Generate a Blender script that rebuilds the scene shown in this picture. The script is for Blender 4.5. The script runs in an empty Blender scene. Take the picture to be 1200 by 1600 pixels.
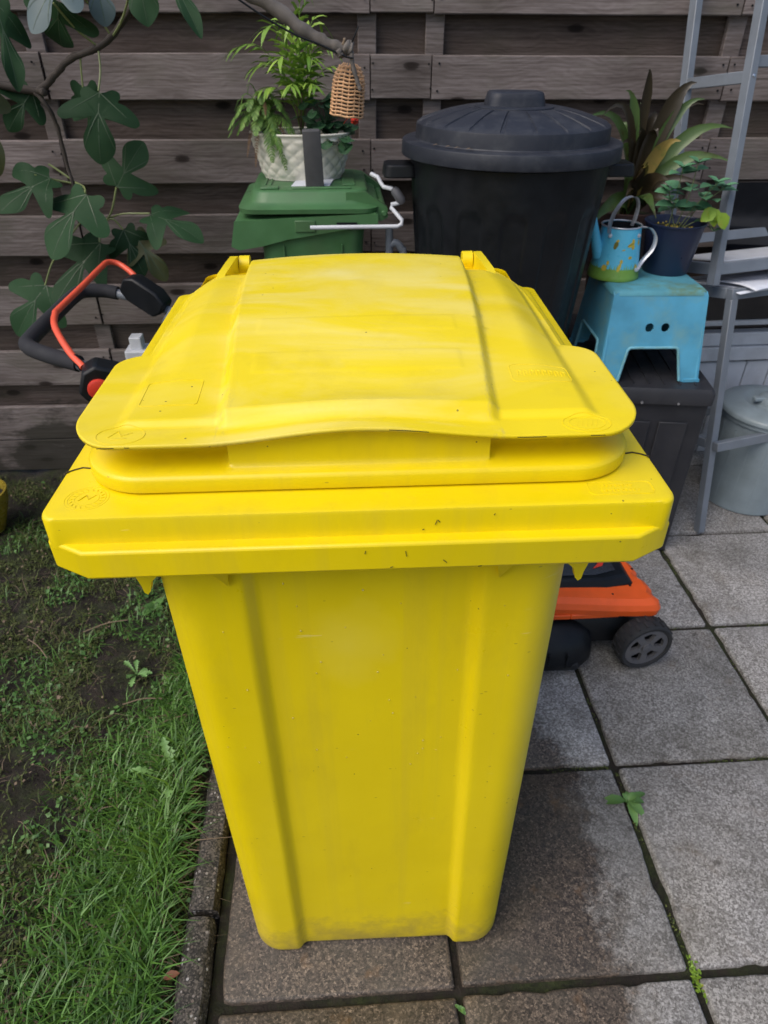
import bpy, bmesh, math, random
import numpy as np
from mathutils import Vector, Matrix, Euler, noise as mnoise

random.seed(7)
rng = np.random.default_rng(7)
PI = math.pi
scene = bpy.context.scene
COL = scene.collection

# ------------------------------------------------------------------ camera
def camera_matrix(pitch, yaw, roll, loc):
    p, y, r = map(math.radians, (pitch, yaw, roll))
    f = Vector((math.sin(y)*math.cos(p), math.cos(y)*math.cos(p), -math.sin(p)))
    rt = Vector((math.cos(y), -math.sin(y), 0)); up = rt.cross(f)
    r2 = rt*math.cos(r) + up*math.sin(r); u2 = up*math.cos(r) - rt*math.sin(r)
    m = Matrix((r2, u2, -f)).transposed().to_4x4(); m.translation = loc
    return m
cam_data = bpy.data.cameras.new('camera')
cam = bpy.data.objects.new('camera', cam_data); COL.objects.link(cam)
cam.matrix_world = camera_matrix(35.3786, 3.9523, 0.3844, (0, 0, 1.4645))
cam_data.sensor_fit = 'VERTICAL'; cam_data.sensor_height = 36.0
cam_data.lens = 1076.37/1600*36
cam_data.clip_start = 0.02; cam_data.clip_end = 500
cam_data.dof.use_dof = True; cam_data.dof.focus_distance = 0.86; cam_data.dof.aperture_fstop = 9.5
scene.camera = cam
# ------------------------------------------------------------------ sky and sun
SUN_EL, SUN_AZ = 52, -124          # azimuth: degrees from +Y towards +X
world = bpy.data.worlds.new('World'); scene.world = world; world.use_nodes = True
wn = world.node_tree.nodes; wl = world.node_tree.links
bg = wn['Background']; sky = wn.new('ShaderNodeTexSky'); sky.sky_type = 'NISHITA'; sky.sun_disc = False
sky.sun_elevation = math.radians(SUN_EL); sky.sun_rotation = math.radians(SUN_AZ)
sky.dust_density = 3.5; sky.ozone_density = 1.0; sky.air_density = 1.0
wl.new(sky.outputs['Color'], bg.inputs['Color']); bg.inputs['Strength'].default_value = 0.12
sd = bpy.data.lights.new('sun', 'SUN'); sd.energy = 1.15; sd.angle = math.radians(48); sd.color = (1, .955, .885)
sun = bpy.data.objects.new('sun', sd); COL.objects.link(sun)
a, e = math.radians(SUN_AZ), math.radians(SUN_EL)
sdir = Vector((math.sin(a)*math.cos(e), math.cos(a)*math.cos(e), math.sin(e)))
sun.rotation_euler = sdir.to_track_quat('Z', 'Y').to_euler()
vs = scene.view_settings
vs.view_transform = 'Standard'; vs.look = 'None'; vs.gamma = 1; vs.use_curve_mapping = False; vs.exposure = 0.46
scene.cycles.use_denoising = True
scene.cycles.max_bounces = 8

# ------------------------------------------------------------------ helpers
class MB:
    def __init__(s): s.v = []; s.f = []; s.mi = []; s.cur = 0
    def add(s, vs_, fs_):
        o = len(s.v); s.v += [tuple(p) for p in vs_]
        s.f += [tuple(i+o for i in q) for q in fs_]; s.mi += [s.cur]*len(fs_)
    def box(s, c, d, M=None):
        x, y, z = (k/2 for k in d)
        vs_ = [Vector((sx*x, sy*y, sz*z)) for sx in (-1, 1) for sy in (-1, 1) for sz in (-1, 1)]
        if M is not None: vs_ = [M @ p for p in vs_]
        c = Vector(c)
        s.add([p+c for p in vs_], [(0,1,3,2),(4,6,7,5),(0,4,5,1),(2,3,7,6),(0,2,6,4),(1,5,7,3)])
    def bar(s, p0, p1, w, h, up=(0,0,1)):
        p0, p1 = Vector(p0), Vector(p1); d = p1-p0; L = d.length; d.normalize()
        up = Vector(up); r = d.cross(up).normalized(); u = r.cross(d)
        M = Matrix((d, r, u)).transposed()
        s.box((p0+p1)/2, (L, w, h), M)
    def loft(s, loops, close=True, cap0=False, cap1=False):
        n = len(loops[0]); vs_ = [p for l in loops for p in l]; fs = []
        for i in range(len(loops)-1):
            for j in range(n if close else n-1):
                k = (j+1) % n
                fs.append((i*n+j, i*n+k, (i+1)*n+k, (i+1)*n+j))
        if cap0: fs.append(tuple(reversed(range(n))))
        if cap1: fs.append(tuple(range((len(loops)-1)*n, len(loops)*n)))
        s.add(vs_, fs)
    def tube(s, pts, r, n=10, caps=True):
        pts = [Vector(p) for p in pts]; m = len(pts)
        rs = r if isinstance(r, (list, tuple)) else [r]*m
        loops = []; u = None
        for i in range(m):
            t = (pts[min(i+1, m-1)]-pts[max(i-1, 0)]).normalized()
            if u is None:
                u = t.orthogonal().normalized()
            else:
                u = (u - t*u.dot(t))
                u = u.normalized() if u.length > 1e-6 else t.orthogonal().normalized()
            w = t.cross(u)
            loops.append([pts[i]+(u*math.cos(2*PI*k/n)+w*math.sin(2*PI*k/n))*rs[i] for k in range(n)])
        s.loft(loops, True, caps, caps)
    def lathe(s, prof, n=48, c=(0,0,0), ry=1.0, cap0=False, cap1=False, M=None):
        c = Vector(c); loops = []
        for r, z in prof:
            l = [Vector((r*math.cos(2*PI*k/n), r*ry*math.sin(2*PI*k/n), z)) for k in range(n)]
            if M is not None: l = [M @ p for p in l]
            loops.append([p+c for p in l])
        s.loft(loops, True, cap0, cap1)
    def grid(s, fn, nu, nv):
        vs_ = [fn(i/nu, j/nv) for j in range(nv+1) for i in range(nu+1)]
        fs = [(j*(nu+1)+i, j*(nu+1)+i+1, (j+1)*(nu+1)+i+1, (j+1)*(nu+1)+i) for j in range(nv) for i in range(nu)]
        s.add(vs_, fs)
    def strap(s, pts, widths, up=(0,0,1), fold=0.15):
        pts = [Vector(p) for p in pts]; up = Vector(up); m = len(pts); vs_ = []
        for i in range(m):
            t = (pts[min(i+1, m-1)]-pts[max(i-1, 0)]).normalized()
            sd_ = t.cross(up)
            sd_ = sd_.normalized() if sd_.length > 1e-4 else t.orthogonal().normalized()
            nn = sd_.cross(t); w = widths[i]/2
            vs_ += [pts[i]-sd_*w+nn*w*fold*2, pts[i], pts[i]+sd_*w+nn*w*fold*2]
        fs = []
        for i in range(m-1):
            for k in (0, 1): fs.append((i*3+k, i*3+k+1, i*3+k+4, i*3+k+3))
        s.add(vs_, fs)
    def build(s, name, mats, parent=None, smooth=False, bevel=0, seg=2, solid=0, angle=35, label=None, kind=None, sub=0):
        me = bpy.data.meshes.new(name); me.from_pydata(s.v, [], s.f)
        bm = bmesh.new(); bm.from_mesh(me)
        bmesh.ops.recalc_face_normals(bm, faces=bm.faces[:]) if solid == 0 else None
        bm.to_mesh(me); bm.free()
        if not isinstance(mats, (list, tuple)): mats = [mats]
        for m in mats: me.materials.append(m)
        if len(mats) > 1: me.polygons.foreach_set('material_index', s.mi)
        o = bpy.data.objects.new(name, me); COL.objects.link(o)
        if parent is not None: o.parent = parent
        if solid:
            md = o.modifiers.new('solid', 'SOLIDIFY'); md.thickness = solid; md.offset = -1
        if bevel:
            md = o.modifiers.new('bevel', 'BEVEL'); md.width = bevel; md.segments = seg; md.limit_method = 'ANGLE'
            md.angle_limit = math.radians(30); md.harden_normals = False
        if sub:
            md = o.modifiers.new('sub', 'SUBSURF'); md.levels = sub; md.render_levels = sub
        if smooth or bevel:
            me.polygons.foreach_set('use_smooth', [True]*len(me.polygons))
            if angle < 180: me.set_sharp_from_angle(angle=math.radians(angle))
        if label: o['label'] = label
        if kind: o['kind'] = kind
        return o

def thing(name, label, cat, loc=(0,0,0), rot=(0,0,0), group=None):
    o = bpy.data.objects.new(name, None); COL.objects.link(o); o.empty_display_size = .05
    o.location = loc; o.rotation_euler = rot; o['label'] = label; o['category'] = cat
    if group: o['group'] = group
    return o
def tag(o, label, cat, group=None):
    o['label'] = label; o['category'] = cat
    if group: o['group'] = group
    return o

def rrect(x0, x1, y0, y1, r, z, nc=8, ns=2):
    """rounded rectangle loop, counter-clockwise from the front edge"""
    P = []
    cs = [((x1-r, y0+r), -PI/2), ((x1-r, y1-r), 0), ((x0+r, y1-r), PI/2), ((x0+r, y0+r), PI)]
    for (cx, cy), a0 in cs:
        for k in range(nc+1):
            t = a0 + PI/2*k/nc
            P.append((cx+r*math.cos(t), cy+r*math.sin(t)))
    out = []
    for i, p in enumerate(P):
        out.append(Vector((p[0], p[1], z)))
        if i % (nc+1) == nc:
            q = P[(i+1) % len(P)]
            for k in range(1, ns): out.append(Vector((p[0]+(q[0]-p[0])*k/ns, p[1]+(q[1]-p[1])*k/ns, z)))
    return out

def plate(outer, holes, thick, M):
    """flat plate with holes in local xy, extruded symmetrically, transformed by M -> (verts, faces)"""
    cu = bpy.data.curves.new('c', 'CURVE'); cu.dimensions = '2D'; cu.fill_mode = 'BOTH'; cu.extrude = thick/2
    for pl in [outer]+holes:
        sp = cu.splines.new('POLY'); sp.points.add(len(pl)-1); sp.use_cyclic_u = True
        for i, p in enumerate(pl): sp.points[i].co = (p[0], p[1], 0, 1)
    o = bpy.data.objects.new('c', cu)
    me = bpy.data.meshes.new_from_object(o)
    vs_ = [M @ v.co for v in me.vertices]; fs = [tuple(p.vertices) for p in me.polygons]
    bpy.data.objects.remove(o); bpy.data.curves.remove(cu); bpy.data.meshes.remove(me)
    return vs_, fs

def circle2(cx, cy, r, n=20): return [(cx+r*math.cos(2*PI*k/n), cy+r*math.sin(2*PI*k/n)) for k in range(n)]
def smooth(a_, b_, x):
    t = max(0., min(1., (x-a_)/(b_-a_))); return t*t*(3-2*t)
def bez(p0, p1, p2, n):
    p0, p1, p2 = Vector(p0), Vector(p1), Vector(p2)
    return [p0*(1-t)**2+p1*2*t*(1-t)+p2*t*t for t in [i/n for i in range(n+1)]]
def spline(pts, n=6):
    pts = [Vector(p) for p in pts]; out = []
    P = [pts[0]*2-pts[1]]+pts+[pts[-1]*2-pts[-2]]
    for i in range(1, len(P)-2):
        for k in range(n):
            t = k/n; a_, b_, c_, d_ = P[i-1], P[i], P[i+1], P[i+2]
            out.append(.5*((2*b_)+(c_-a_)*t+(2*a_-5*b_+4*c_-d_)*t*t+(3*b_-a_-3*c_+d_)*t**3))
    return out+[pts[-1]]

# ------------------------------------------------------------------ materials
class NT:
    def __init__(s, name):
        s.m = bpy.data.materials.new(name); s.m.use_nodes = True
        s.t = s.m.node_tree; s.p = s.t.nodes['Principled BSDF']
    def n(s, typ, **kw):
        nd = s.t.nodes.new('ShaderNode'+typ)
        for k, v in kw.items():
            if k in nd.inputs: s.set(nd.inputs[k], v)
            else: setattr(nd, k, v)
        return nd
    def set(s, inp, v):
        if isinstance(v, bpy.types.NodeSocket): s.t.links.new(v, inp)
        elif isinstance(v, (tuple, list)) and len(v) == 3 and inp.type == 'RGBA': inp.default_value = (*v, 1)
        else: inp.default_value = v
    def coord(s, kind='Object', scale=(1,1,1), loc=(0,0,0), rnd=0):
        if kind == 'World': c = s.n('NewGeometry').outputs['Position']
        else: c = s.n('TexCoord').outputs[kind]
        mp = s.n('Mapping'); s.set(mp.inputs['Vector'], c); mp.inputs['Scale'].default_value = scale; mp.inputs['Location'].default_value = loc
        v = mp.outputs['Vector']
        if rnd:
            oi = s.n('ObjectInfo'); vm = s.n('VectorMath', operation='MULTIPLY'); 
            cx = s.n('CombineXYZ'); 
            for q in range(3): s.set(cx.inputs[q], oi.outputs['Random'])
            s.set(vm.inputs[0], cx.outputs[0]); vm.inputs[1].default_value = (rnd, rnd*1.7, rnd*.6)
            ad = s.n('VectorMath', operation='ADD'); s.set(ad.inputs[0], v); s.set(ad.inputs[1], vm.outputs[0]); v = ad.outputs[0]
        return v
    def noise(s, v, scale, detail=4, rough=.55, dist=0):
        return s.n('TexNoise', Vector=v, Scale=scale, Detail=detail, Roughness=rough, Distortion=dist).outputs['Fac']
    def ramp(s, fac, stops, interp='LINEAR'):
        r = s.n('ValToRGB'); s.set(r.inputs['Fac'], fac); cr = r.color_ramp; cr.interpolation = interp
        while len(cr.elements) < len(stops): cr.elements.new(.5)
        for e_, (p_, c_) in zip(cr.elements, stops):
            e_.position = p_; e_.color = (c_, c_, c_, 1) if isinstance(c_, (int, float)) else (*c_, 1)
        return r.outputs['Color']
    def mix(s, fac, c1, c2, typ='MIX'):
        m = s.n('MixRGB', blend_type=typ); s.set(m.inputs[0], fac); s.set(m.inputs[1], c1); s.set(m.inputs[2], c2)
        return m.outputs[0]
    def math(s, op, a_, b_=0.0, clamp=False):
        m = s.n('Math', operation=op, use_clamp=clamp); s.set(m.inputs[0], a_); s.set(m.inputs[1], b_); return m.outputs[0]
    def bump(s, h, strength=.3, dist=.002):
        b = s.n('Bump', Strength=strength, Distance=dist); s.set(b.inputs['Height'], h)
        s.set(s.p.inputs['Normal'], b.outputs['Normal'])
    def out(s, color=None, rough=None, metal=None, **kw):
        if color is not None: s.set(s.p.inputs['Base Color'], color)
        if rough is not None: s.set(s.p.inputs['Roughness'], rough)
        if metal is not None: s.set(s.p.inputs['Metallic'], metal)
        for k, v in kw.items(): s.set(s.p.inputs[k.replace('_', ' ')], v)
        return s.m

def plain(name, col, rough=.5, var=.15, scale=14, metal=0, bump=0, bscale=120, spec=.5, dirt=None, dirt_amt=.5, dscale=6):
    t = NT(name); v = t.coord('Object', rnd=3)
    n1 = t.noise(v, scale, 5)
    lo = tuple(c*(1-var) for c in col); hi = tuple(min(1, c*(1+var)) for c in col)
    c = t.ramp(n1, [(.3, lo), (.7, hi)])
    if dirt:
        d = t.ramp(t.noise(v, dscale, 8, .65), [(.48, 0), (.68, dirt_amt)])
        c = t.mix(d, c, dirt)
    r = t.ramp(t.noise(v, scale*2, 4), [(.3, max(.02, rough-.08)), (.7, min(1, rough+.1))])
    if bump: t.bump(t.noise(v, bscale, 3), bump, .001)
    t.out(c, r, metal, Specular_IOR_Level=spec)
    return t.m

def mat_yellow(name, chalk):
    t = NT(name); v = t.coord('Object')
    c = t.ramp(t.noise(v, 5, 4), [(.3, (.79, .605, .0015)), (.7, (.85, .660, .0028))])
    if chalk:   # sun-bleached, chalky streaks across the raised panel of the lid
        vx = t.coord('Object', scale=(1.3, 4.2, 3))
        st = t.ramp(t.noise(vx, 2.0, 6, .55, .9), [(.46, 0), (.70, .6)])
        w = t.ramp(t.noise(t.coord('Object', loc=(3.1, .4, 0)), 3.6, 6, .6), [(.5, 0), (.72, .5)])
        sx = t.n('SeparateXYZ', Vector=v)
        ax = t.math('ABSOLUTE', sx.outputs['X'])
        inside = t.ramp(ax, [(.145, 1), (.175, .35)])
        m = t.math('MULTIPLY', t.math('MAXIMUM', st, w), inside)
        c = t.mix(m, c, (.86, .77, .32))
        c = t.mix(t.math('MULTIPLY', t.ramp(t.noise(v, 130, 6, .7), [(.55, 0), (.75, .35)]), m), c, (.80, .78, .55))
        # grey scuffing along the panel edges
        ed = t.ramp(t.math('SUBTRACT', ax, t.math('MULTIPLY', t.math('MAXIMUM', t.math('SUBTRACT', sx.outputs['Y'], .03), 0), .077)), [(.125, 0), (.137, .8), (.145, .8), (.152, 0)])
        sc = t.math('MULTIPLY', ed, t.ramp(t.noise(t.coord('Object', scale=(4, 1, 1)), 40, 6, .7), [(.52, 0), (.75, .5)]))
        c = t.mix(sc, c, (.33, .30, .16))
    # fine dirt specks and faint grime
    sp = t.n('TexVoronoi', Vector=v, Scale=64).outputs['Distance']
    spn = t.noise(v, 13, 2)
    specks = t.math('MULTIPLY', t.math('LESS_THAN', sp, .075), t.math('GREATER_THAN', spn, .60))
    c = t.mix(t.math('MULTIPLY', specks, .75), c, (.10, .07, .02))
    gr = t.ramp(t.noise(t.coord('Object', scale=(1, 1, .35)), 9, 8, .7), [(.52, 0), (.8, .26)])
    c = t.mix(gr, c, (.42, .30, .03))
    if not chalk:
        so = t.n('SeparateXYZ', Vector=v)
        stk = t.ramp(t.noise(t.coord('Object', scale=(34, 34, .8)), 1.0, 5, .6), [(.52, 0), (.72, .16)])      # run-off streaks
        c = t.mix(stk, c, (.50, .38, .05))
        dx = t.math('MULTIPLY', t.math('ADD', so.outputs['X'], .02), 1.25); dz = t.math('SUBTRACT', so.outputs['Z'], .825)
        rr = t.math('SQRT', t.math('ADD', t.math('MULTIPLY', dx, dx), t.math('MULTIPLY', dz, dz)))
        rr = t.math('ADD', rr, t.math('MULTIPLY', t.noise(v, 16, 4), .09))
        c = t.mix(t.ramp(rr, [(.03, .20), (.125, 0)]), c, (.86, .76, .22))                                        # soft paler patch, upper front
        spl = t.math('ADD', so.outputs['Z'], t.math('MULTIPLY', t.noise(v, 20, 7, .7), .28))
        c = t.mix(t.ramp(spl, [(.14, .55), (.24, 0)]), c, (.26, .19, .06))                                           # soil splash at the foot
        fs = t.n('TexVoronoi', Vector=t.coord('Object', scale=(1, 1, 2.5)), Scale=19).outputs['Distance']
        c = t.mix(t.math('MULTIPLY', t.ramp(t.noise(t.coord('Object', scale=(6, 6, 60)), 1.0, 4, .7), [(.66, 0), (.70, .4)]), t.math('GREATER_THAN', t.noise(v, 6, 2), .55)), c, (.88, .80, .34))
        c = t.mix(t.math('MULTIPLY', t.math('LESS_THAN', fs, .045), .5), c, (.30, .21, .03))
    r = t.ramp(t.noise(v, 11, 6, .6), [(.3, .26), (.7, .48)])
    if chalk: r = t.math('ADD', r, .12)
    t.bump(t.noise(v, 420, 2), .06, .0006)
    return t.out(c, r, Specular_IOR_Level=.45)

def mat_wood(name, tint, knot=1.0):
    t = NT(name)
    v = t.coord('Object', scale=(.30, 4, 9), rnd=11)
    warp = t.noise(t.coord('Object', scale=(1.6, 1, 3), rnd=11), 3.0, 3)
    vv = t.n('VectorMath', operation='ADD'); t.set(vv.inputs[0], v)
    cx = t.n('CombineXYZ'); t.set(cx.inputs[2], t.math('MULTIPLY', warp, .9)); t.set(vv.inputs[1], cx.outputs[0])
    w = t.n('TexWave', Vector=vv.outputs[0]); w.wave_type = 'BANDS'; w.bands_direction = 'Z'
    w.inputs['Scale'].default_value = 2.6; w.inputs['Distortion'].default_value = 1.3; w.inputs['Detail'].default_value = 3; w.inputs['Detail Scale'].default_value = 1.0
    fine = t.noise(t.coord('Object', scale=(1.5, 30, 48), rnd=5), 3.0, 7, .72)
    big = t.noise(t.coord('Object', scale=(1, 1, 2), rnd=9), 3.5, 5, .6)
    g = t.math('ADD', t.math('MULTIPLY', w.outputs['Fac'], .08), t.math('MULTIPLY', fine, .92))
    c = t.ramp(g, [(.28, (.075, .062, .056)), (.48, (.165, .143, .134)), (.72, (.275, .248, .240))])
    c = t.mix(t.ramp(big, [(.38, .55), (.68, 0)]), c, (.055, .045, .038))
    # knots
    kx = t.n('SeparateXYZ', Vector=t.coord('Object', scale=(2.3, 1, 5.2), rnd=13)); kc = t.n('CombineXYZ', X=kx.outputs['X'], Y=kx.outputs['Z'])
    vo = t.n('TexVoronoi', voronoi_dimensions='2D', Vector=kc.outputs[0], Scale=1.0, Randomness=1.0).outputs['Distance']
    vo = t.math('ADD', vo, t.math('MULTIPLY', t.math('SUBTRACT', fine, .5), .05))
    c = t.mix(t.ramp(vo, [(.028, .97), (.050, .85), (.066, .30), (.16, 0)]), c, (.018, .013, .011))
    crk = t.ramp(t.noise(t.coord('Object', scale=(.7, 8, 60), rnd=17), 1.6, 5, .6), [(.655, 0), (.69, .8)])
    c = t.mix(crk, c, (.028, .023, .020))
    c = t.mix(t.ramp(t.noise(t.coord('World', scale=(1, 1, 1.5)), 4.5, 6, .6), [(.50, 0), (.72, .4)]), c, (.10, .105, .075))
    oi = t.n('ObjectInfo').outputs['Random']
    c = t.mix(1.0, c, t.ramp(oi, [(0, (.74, .73, .72)), (1, (1.14, 1.12, 1.13))]), 'MULTIPLY')
    c = t.mix(1.0, c, tint, 'MULTIPLY')
    # shade painted into the boards towards the soil, broken into patches
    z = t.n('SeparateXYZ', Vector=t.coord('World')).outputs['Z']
    low_shade = t.ramp(t.math('ADD', z, t.math('MULTIPLY', t.noise(t.coord('World', scale=(1, 1, 2.2)), 3.2, 7, .65), 1.5)), [(.85, .8), (1.25, 0)])
    c = t.mix(low_shade, c, (.026, .025, .018))
    t.bump(t.math('ADD', g, t.math('MULTIPLY', vo, .0)), .35, .003)
    return t.out(c, .82, Specular_IOR_Level=.25)

def mat_tile():
    t = NT('aggregate_concrete'); v = t.coord('World')
    vo = t.n('TexVoronoi', Vector=v, Scale=250); cell = t.n('SeparateColor', Color=vo.outputs['Color']).outputs[0]
    vo2 = t.n('TexVoronoi', Vector=v, Scale=520); cell2 = t.n('SeparateColor', Color=vo2.outputs['Color']).outputs[0]
    mixc = t.math('ADD', t.math('MULTIPLY', cell, .6), t.math('MULTIPLY', cell2, .4))
    dry = t.ramp(mixc, [(.15, (.125, .118, .112)), (.5, (.255, .248, .242)), (.85, (.47, .46, .45))])
    damp = t.ramp(mixc, [(.15, (.026, .022, .019)), (.55, (.085, .068, .055)), (.8, (.165, .130, .102)), (.95, (.29, .23, .18))])
    xyz = t.n('SeparateXYZ', Vector=v)
    n1 = t.noise(v, 7, 6, .6); n2 = t.noise(v, 40, 4, .6)
    edge = t.math('ADD', xyz.outputs['X'], t.math('ADD', t.math('MULTIPLY', n1, .30), t.math('ADD', t.math('MULTIPLY', n2, .12), t.math('MULTIPLY', t.noise(v, 110, 3), .06))))
    far = t.ramp(xyz.outputs['Y'], [(.0, 0), (1, 0)])
    edge = t.math('ADD', edge, t.math('MULTIPLY', t.math('MAXIMUM', t.math('SUBTRACT', xyz.outputs['Y'], 1.05), 0), .9))
    m = t.ramp(edge, [(.735, 1), (.805, 0)])
    c = t.mix(m, dry, damp)
    st = t.ramp(t.noise(v, 5.5, 8, .75), [(.44, 0), (.74, .75)])
    lt = t.ramp(t.noise(t.coord('World', loc=(3, 5, 0)), 3.0, 8, .7), [(.5, 0), (.75, .45)])
    c = t.mix(t.math('MULTIPLY', lt, t.math('SUBTRACT', 1.0, m)), c, (.42, .42, .43))
    c = t.mix(st, c, (.085, .078, .062))
    sp = t.ramp(t.noise(v, 24, 3, .5), [(.66, 0), (.72, .6)])
    c = t.mix(sp, c, (.06, .055, .05))
    oi = t.n('ObjectInfo').outputs['Random']
    c = t.mix(1.0, c, t.ramp(oi, [(0, (.80, .79, .77)), (.5, (1, .99, .98)), (1, (1.14, 1.13, 1.12))]), 'MULTIPLY')
    br = t.ramp(t.noise(t.coord('World', loc=(8, 2, 0)), 9, 7, .7), [(.55, 0), (.75, .35)])
    c = t.mix(br, c, (.20, .15, .10))
    rust = t.math('MULTIPLY', t.ramp(t.noise(v, 14, 5, .6), [(.6, 0), (.75, .6)]), m)
    c = t.mix(rust, c, (.20, .11, .045))
    t.bump(t.math('ADD', t.math('MULTIPLY', mixc, .5), n2), .25, .0012)
    rg = t.mix(m, (.8, .8, .8), (.5, .5, .5))
    return t.out(c, rg, Specular_IOR_Level=.4)

def mat_kerb():
    t = NT('kerb_concrete'); v = t.coord('World')
    vo = t.n('TexVoronoi', Vector=v, Scale=125); cell = t.n('SeparateColor', Color=vo.outputs['Color']).outputs[0]
    vf = t.n('TexVoronoi', Vector=v, Scale=330); cf = t.n('SeparateColor', Color=vf.outputs['Color']).outputs[0]
    c = t.ramp(t.math('ADD', t.math('MULTIPLY', cf, .5), t.math('MULTIPLY', t.noise(v, 26, 7, .75), .5)), [(.28, (.007, .007, .006)), (.5, (.036, .032, .028)), (.75, (.12, .105, .092))])
    peb = t.math('MULTIPLY', t.math('GREATER_THAN', cell, .78), t.math('LESS_THAN', vo.outputs['Distance'], .36))
    c = t.mix(peb, c, t.ramp(cell, [(.80, (.13, .10, .085)), (.92, (.26, .24, .23)), (1, (.5, .5, .5))]))
    gn = t.ramp(t.noise(v, 16, 5), [(.55, 0), (.72, .6)])
    c = t.mix(gn, c, (.035, .045, .012))
    t.bump(t.math('ADD', t.noise(v, 60, 5), peb), .6, .003)
    return t.out(c, .7)

def mat_soil(name='soil'):
    t = NT(name); v = t.coord('World')
    c = t.ramp(t.noise(v, 26, 8, .7), [(.3, (.010, .008, .007)), (.55, (.026, .020, .016)), (.8, (.055, .042, .032))])
    gm = t.ramp(t.noise(v, 9, 8, .7), [(.45, 0), (.62, .8)])
    c = t.mix(gm, c, t.ramp(t.noise(v, 90, 4), [(.3, (.012, .020, .006)), (.7, (.045, .060, .016))]))
    t.bump(t.noise(v, 45, 8, .75), .9, .012)
    return t.out(c, .75, Specular_IOR_Level=.35)

def mat_leaf(name, c1, c2, rough=.45, scale=12, spot=None, bscale=90, spec=.4):
    t = NT(name); v = t.coord('Object')
    r = t.n('NewGeometry').outputs['Random Per Island']
    f = t.math('ADD', t.math('MULTIPLY', r, .6), t.math('MULTIPLY', t.noise(v, scale, 4), .4))
    c = t.ramp(f, [(.15, c1), (.8, c2)])
    oi = t.n('ObjectInfo').outputs['Random']
    c = t.mix(1.0, c, t.ramp(oi, [(0, (.72, .76, .72)), (1, (1.25, 1.2, 1.2))]), 'MULTIPLY')
    c = t.mix(t.ramp(t.noise(v, 75, 4, .7), [(.66, 0), (.72, .55)]), c, (.06, .05, .02))
    if spot: c = t.mix(t.ramp(t.noise(v, scale*2.2, 5), [(.58, 0), (.7, .8)]), c, spot)
    t.bump(t.noise(v, bscale, 3), .15, .001)
    return t.out(c, rough, Specular_IOR_Level=spec)

M = {}
M['yellow'] = mat_yellow('yellow_plastic', False)
M['yellow_lid'] = mat_yellow('bleached_yellow_plastic', True)
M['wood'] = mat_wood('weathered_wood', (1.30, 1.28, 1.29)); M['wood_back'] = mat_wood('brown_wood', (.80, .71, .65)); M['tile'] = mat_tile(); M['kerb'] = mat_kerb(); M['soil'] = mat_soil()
M['green'] = plain('green_plastic', (.062, .165, .062), .42, .12, dirt=(.07, .10, .05), dirt_amt=.35, bump=.05)
M['black'] = plain('black_plastic', (.0065, .008, .0105), .42, .2, dirt=(.022, .022, .022), dirt_amt=.2, spec=.3)
M['lid_black'] = plain('dusty_black_plastic', (.021, .0245, .035), .5, .12, spec=.35, dirt=(.075, .08, .09), dirt_amt=.4, bump=.1, dscale=20)
M['box_black'] = plain('black_box_plastic', (.017, .018, .023), .55, .2, dirt=(.04, .04, .045), dirt_amt=.4)
M['rubber'] = plain('rubber', (.018, .019, .022), .75, .2, dirt=(.07, .065, .06), dirt_amt=.35)
M['foam'] = plain('foam_grip', (.016, .017, .022), .8, .15, bump=.2, bscale=500)
M['grey_plastic'] = plain('grey_plastic', (.10, .10, .11), .5, .1, dirt=(.16, .15, .14), dirt_amt=.4)
M['orange'] = plain('orange_plastic', (.88, .12, .018), .38, .08, dirt=(.30, .07, .03), dirt_amt=.3)
M['coral'] = plain('coral_rod_paint', (.80, .11, .055), .35, .08)
M['red'] = plain('red_plastic', (.62, .045, .025), .4, .08)
M['stool'] = plain('turquoise_plastic', (.085, .345, .52), .5, .14, dirt=(.16, .36, .40), dirt_amt=.75, bump=.12, dscale=13, bscale=220)
M['stool_pale'] = plain('worn_turquoise', (.17, .44, .55), .55, .2, dirt=(.16, .28, .2), dirt_amt=.6, dscale=20)
M['stool_edge'] = plain('stool_dirty_top', (.10, .34, .42), .55, .2, dirt=(.12, .17, .05), dirt_amt=.95, dscale=9)
M['can_blue'] = plain('sky_blue_enamel', (.12, .55, .78), .28, .06)
M['can_green'] = plain('green_enamel', (.19, .36, .065), .3, .15)
M['can_yellow'] = plain('yellow_enamel', (.62, .47, .06), .35, .1)
M['can_olive'] = plain('olive_enamel', (.17, .16, .02), .35, .1)
M['galv'] = plain('galvanised_steel', (.60, .62, .66), .33, .12, metal=.55, scale=40)
M['steel'] = plain('bright_steel', (.62, .63, .66), .25, .1, metal=1)
M['navy'] = plain('navy_plastic', (.014, .022, .055), .35, .12)
M['cream'] = plain('cream_enamel', (.74, .715, .61), .38, .08, dirt=(.28, .25, .19), dirt_amt=.5)
M['rack'] = plain('grey_painted_steel', (.175, .20, .235), .42, .1, dirt=(.10, .11, .12), dirt_amt=.4)
M['white'] = plain('white_plastic', (.62, .64, .68), .4, .06, dirt=(.36, .37, .38), dirt_amt=.5)
M['paper'] = plain('white_sheet', (.66, .69, .76), .55, .06)
M['bucket'] = plain('grey_green_plastic', (.235, .29, .325), .4, .08, dirt=(.14, .17, .17), dirt_amt=.4)
M['glass_dark'] = plain('dark_glass', (.008, .009, .012), .12, .1)
M['smoked'] = plain('smoked_plastic', (.030, .033, .040), .22, .1)
M['post'] = plain('grey_recycled_plastic', (.075, .075, .078), .75, .25, dirt=(.03, .03, .03), dirt_amt=.6, bump=.3)
M['wicker'] = plain('wicker_cane', (.62, .36, .185), .55, .3, scale=60)
M['bark'] = plain('fig_bark', (.135, .120, .108), .8, .3, dirt=(.06, .05, .04), dirt_amt=.6, bump=.4, dscale=20)
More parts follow.
